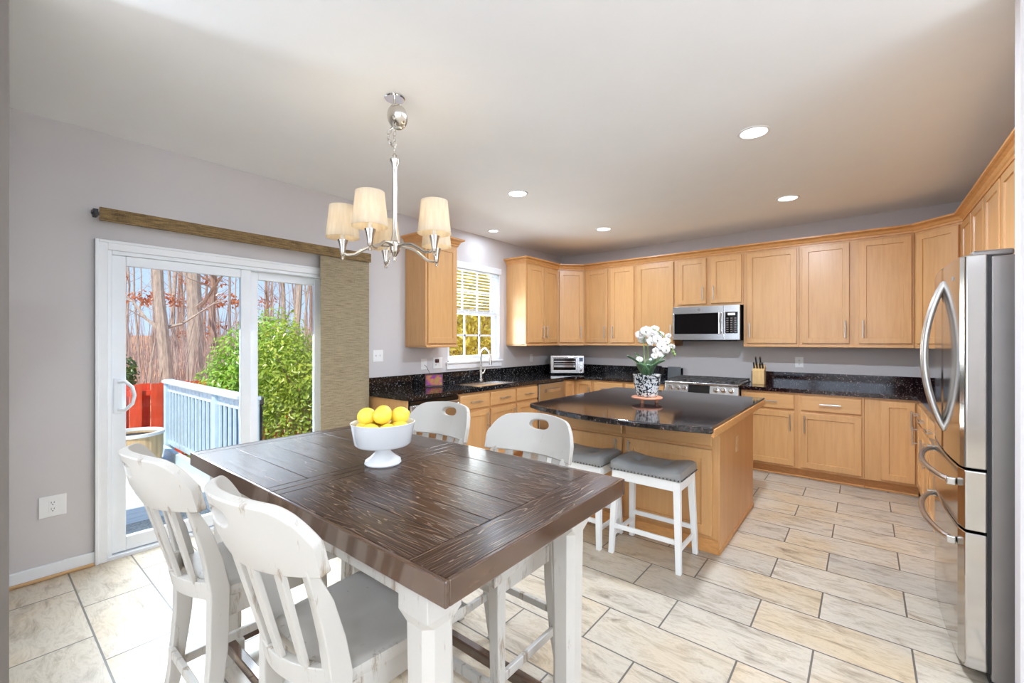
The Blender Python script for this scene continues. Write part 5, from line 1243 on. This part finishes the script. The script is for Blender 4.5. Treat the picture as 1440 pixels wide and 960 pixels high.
MB().box(-5.42, -5.16, 1.86, 2.03, .1, .70).build('cabinet', M_BLACK, gb, off=O, bevel=.02); MB().box(-5.43, -5.15, 1.85, 2.04, .70, .80).build('lid', M_IRON, gb, off=O, bevel=.02)
for sx in (-1, 1):
    for sy in (-1, 1): MB().box(-5.29 + sx * .11 - .02, -5.29 + sx * .11 + .02, 1.945 + sy * .06 - .02, 1.945 + sy * .06 + .02, -.6, .1).build('leg', M_BLACK, gb, off=O)

# ground rising into the woods
def ghz(x, y):
    d = max(0, -x - 10.5); return -.62 + .022 * d + .0005 * d * d + .15 * mnoise.noise(Vector((x * .3, y * .3, 0)))
m = MB(); xs = [XL - .15 - 1.0 * i for i in range(60)]; ys = [-30 + 1.6 * j for j in range(64)]
vs = [(x, y, ghz(x, y)) for x in xs for y in ys]; ny = len(ys)
m.add(vs, [(i * ny + j, (i + 1) * ny + j, (i + 1) * ny + j + 1, i * ny + j + 1) for i in range(len(xs) - 1) for j in range(ny - 1)], True)
struct('hill', m, M_HILL)

def leafcloud(m, blobs, count, size, seed, shell=.55):
    rnd = random.Random(seed); tot = sum(b_[3] * b_[4] * b_[5] for b_ in blobs) ** 1
    for bl_ in blobs:
        n = int(count * bl_[3] * bl_[4] * bl_[5] / tot)
        for _ in range(n):
            v = Vector((rnd.gauss(0, 1), rnd.gauss(0, 1), rnd.gauss(0, 1))).normalized(); r_ = shell + (1 - shell) * rnd.random() ** .6
            bump = 1 + .22 * mnoise.noise(v * 2.3 + Vector((seed, 0, 0)))
            p = Vector((bl_[0] + v.x * bl_[3] * r_ * bump, bl_[1] + v.y * bl_[4] * r_ * bump, bl_[2] + v.z * bl_[5] * r_ * bump))
            nrm = (v + Vector((rnd.uniform(-1, 1), rnd.uniform(-1, 1), rnd.uniform(-.3, 1.2))) * .8).normalized()
            a = nrm.cross(Vector((rnd.uniform(-1, 1), rnd.uniform(-1, 1), rnd.uniform(-1, 1)))).normalized(); b_ = nrm.cross(a)
            L = size * rnd.uniform(.7, 1.3); w_ = L * .42
            m.add([p - a * L, p - b_ * w_ + nrm * .1 * L, p + a * L, p + b_ * w_ + nrm * .1 * L], [(0, 1, 2, 3)])
def bush(name, label, cat, base, blobs, count, size, material, seed, stems=9, group=None):
    t = thing(name, label, cat, base, 0, group); m = MB(); leafcloud(m, blobs, count, size, seed); m.build('foliage', material, t, off=base)
    rnd = random.Random(seed + 50); m = MB()
    for k in range(stems):
        bl_ = blobs[k % len(blobs)]; top_ = Vector(bl_[:3]) + Vector((rnd.uniform(-.6, .6) * bl_[3], rnd.uniform(-.6, .6) * bl_[4], rnd.uniform(-.2, .5) * bl_[5]))
        b0 = Vector(base) + Vector((rnd.uniform(-.3, .3), rnd.uniform(-.3, .3), 0)); mid_ = (b0 + top_) / 2 + Vector((rnd.uniform(-.15, .15), rnd.uniform(-.15, .15), 0))
        m.tube([b0, mid_, top_], [.03, .02, .006], 6)
    m.build('stem', M_BARK2, t, off=base); return t
bush('evergreen_bush', 'large bright green broadleaf bush behind the deck railing, seen through the sliding panel', 'bush', (-7.95, 2.8, -.62),
     [(-7.9, 2.7, .35, .8, .62, .85), (-7.9, 2.95, .95, .75, .65, .75), (-8.1, 2.45, .0, .6, .45, .65), (-7.7, 3.1, 1.35, .55, .5, .6), (-8.0, 3.5, .6, .7, .6, .9)], 14000, .038, M_BUSH, 1)
bush('evergreen_bush', 'tall green and yellow bush right of the door stile, seen through the fixed panel', 'bush', (-6.2, 3.0, -.62),
     [(-6.3, 2.75, 1.0, .55, .45, .75), (-6.1, 3.25, .8, .6, .6, .75), (-6.2, 2.85, .2, .5, .5, .7), (-6.0, 3.9, .5, .6, .6, .9)], 12000, .034, M_BUSH2, 2)
bush('evergreen_shrub', 'small dark green shrub at the left edge of the patio door view', 'bush', (-14.0, 2.33, -.55), [(-14.0, 2.33, .62, .3, .3, .42)], 500, .06, M_DARKLEAF, 3, 4)
bush('golden_tree', 'golden yellow autumn tree outside the sink window', 'tree', (-8.2, 7.6, -.62), [(-8.2, 7.4, 2.2, 1.6, 1.7, 1.6), (-8.0, 8.6, 1.2, 1.4, 1.4, 1.3), (-7.6, 6.6, .9, 1.2, 1.2, 1.2), (-8.2, 9.8, 2.4, 1.4, 1.4, 1.5), (-7.6, 8.2, 3.2, 1.4, 1.4, 1.2)], 9000, .075, M_GOLD, 4, 10)
bush('green_tree', 'yellow-green leafy tree standing behind the golden one', 'tree', (-11.5, 10.8, -.4), [(-11, 10.5, 1.5, 2.4, 2.6, 2.2), (-11.5, 13, 2.5, 2.2, 2.2, 2.2), (-11.5, 9.4, 3.2, 1.8, 1.8, 1.6)], 5000, .11, M_BUSH2, 5, 8)

def tree(label, x, y, h, r, bark, seed, group, branches=9, lean=0.0):
    rnd = random.Random(seed); z0 = ghz(x, y) - .05; base = Vector((x, y, z0)); t = thing('bare_tree', label, 'tree', base, 0, group)
    m = MB(); P_ = []; R_ = []; n = 9; dx, dy = rnd.uniform(-.03, .03) , rnd.uniform(-.05, .05) + lean
    for k in range(n + 1):
        u = k / n; P_.append(base + Vector((dx * h * u + rnd.uniform(-.06, .06) * (k > 0), dy * h * u + rnd.uniform(-.08, .08) * (k > 0), h * u))); R_.append(r * (1.25 if k == 0 else 1) * (1 - .75 * u))
    m.tube(P_, R_, 9); m.build('trunk', bark, t, off=base)
    m = MB()
    for k in range(branches):
        u = rnd.uniform(.22, .95); i = int(u * n); p = P_[i].lerp(P_[min(n, i + 1)], u * n - i); an = rnd.uniform(0, 2 * PI); L = h * rnd.uniform(.10, .26) * (1.15 - u * .6)
        d = Vector((math.cos(an), math.sin(an), rnd.uniform(.2, .9))).normalized(); rr = r * (1 - .75 * u) * .38
        pts = [p]; q = p.copy()
        for s_ in range(4): d = (d + Vector((rnd.uniform(-.3, .3), rnd.uniform(-.3, .3), rnd.uniform(-.1, .3)))).normalized(); q = q + d * L / 4; pts.append(q.copy())
        m.tube(pts, [rr, rr * .75, rr * .5, rr * .32, rr * .12], 5, False)
        for s_ in range(3):
            p2 = pts[1 + s_]; d2 = (d + Vector((rnd.uniform(-1, 1), rnd.uniform(-1, 1), rnd.uniform(-.3, .8)))).normalized(); L2 = L * .45
            m.tube([p2, p2 + d2 * L2 * .5 + Vector((0, 0, rnd.uniform(-.05, .05))), p2 + d2 * L2], [rr * .35, rr * .22, rr * .06], 4, False)
    m.build('branches', bark, t, off=base)
tree('thick grey bare trunk leaning left, nearest tree beyond the red fence', -13.2, 3.0, 9.5, .15, M_BARK, 21, None, 12, -.05)
tree('thick straight bare trunk right of the leaning one, beyond the fence', -15.5, 4.3, 11, .24, M_BARK, 22, None, 12)
tree('slim grey bare tree seen at the top of the fixed door panel', -12.5, 5.7, 9, .11, M_BARK, 23, None, 16)
rnd = random.Random(99); placed = []
k = 0; tries = 0
while k < 140 and tries < 20000:
    tries += 1
    x = -rnd.uniform(15, 48); y = rnd.uniform(-2, 30) * (-x / 30 + .05) 
    if y / -x > 1.15 or y / -x < .12 or any((x - a) ** 2 + (y - b_) ** 2 < 1.7 for a, b_ in placed): continue
    placed.append((x, y))
    tree('slender bare tree in the brown woods behind the deck', x, y, rnd.uniform(8, 13) + ghz(x, y) * .1, rnd.uniform(.04, .11), M_BARK if rnd.random() < .6 else M_BARK2, 200 + k, 'bare trees in the woods', 7); k += 1
# brush and lingering rust leaves under the trees: nobody could count it
m = MB()
for k in range(2800):
    x = -rnd.uniform(13, 40); y = rnd.uniform(.1, 1.15) * -x; z = ghz(x, y); h = rnd.uniform(.8, 3.4); dx, dy = rnd.uniform(-.4, .4), rnd.uniform(-.5, .5)
    m.tube([(x, y, z), (x + dx * .4, y + dy * .4, z + h * .5), (x + dx, y + dy, z + h)], [.018, .012, .004], 3, False)
o = m.build('undergrowth', mat('twig_brown', srgb(206, 182, 170), .9, var=.25, scale=2)); tag(o, 'tangled bare brown undergrowth twigs in the woods', 'undergrowth', None, 'stuff')
m = MB(); leafcloud(m, [(-18 - rnd.uniform(0, 14), rnd.uniform(3, 26), rnd.uniform(1.2, 4.5), rnd.uniform(.6, 1.4), rnd.uniform(.6, 1.6), rnd.uniform(.2, .5)) for _ in range(26)], 2600, .10, 8, .1)
o = m.build('leaves', M_RUST); tag(o, 'sprays of lingering rust-orange leaves among the bare trees', 'leaves', None, 'stuff')
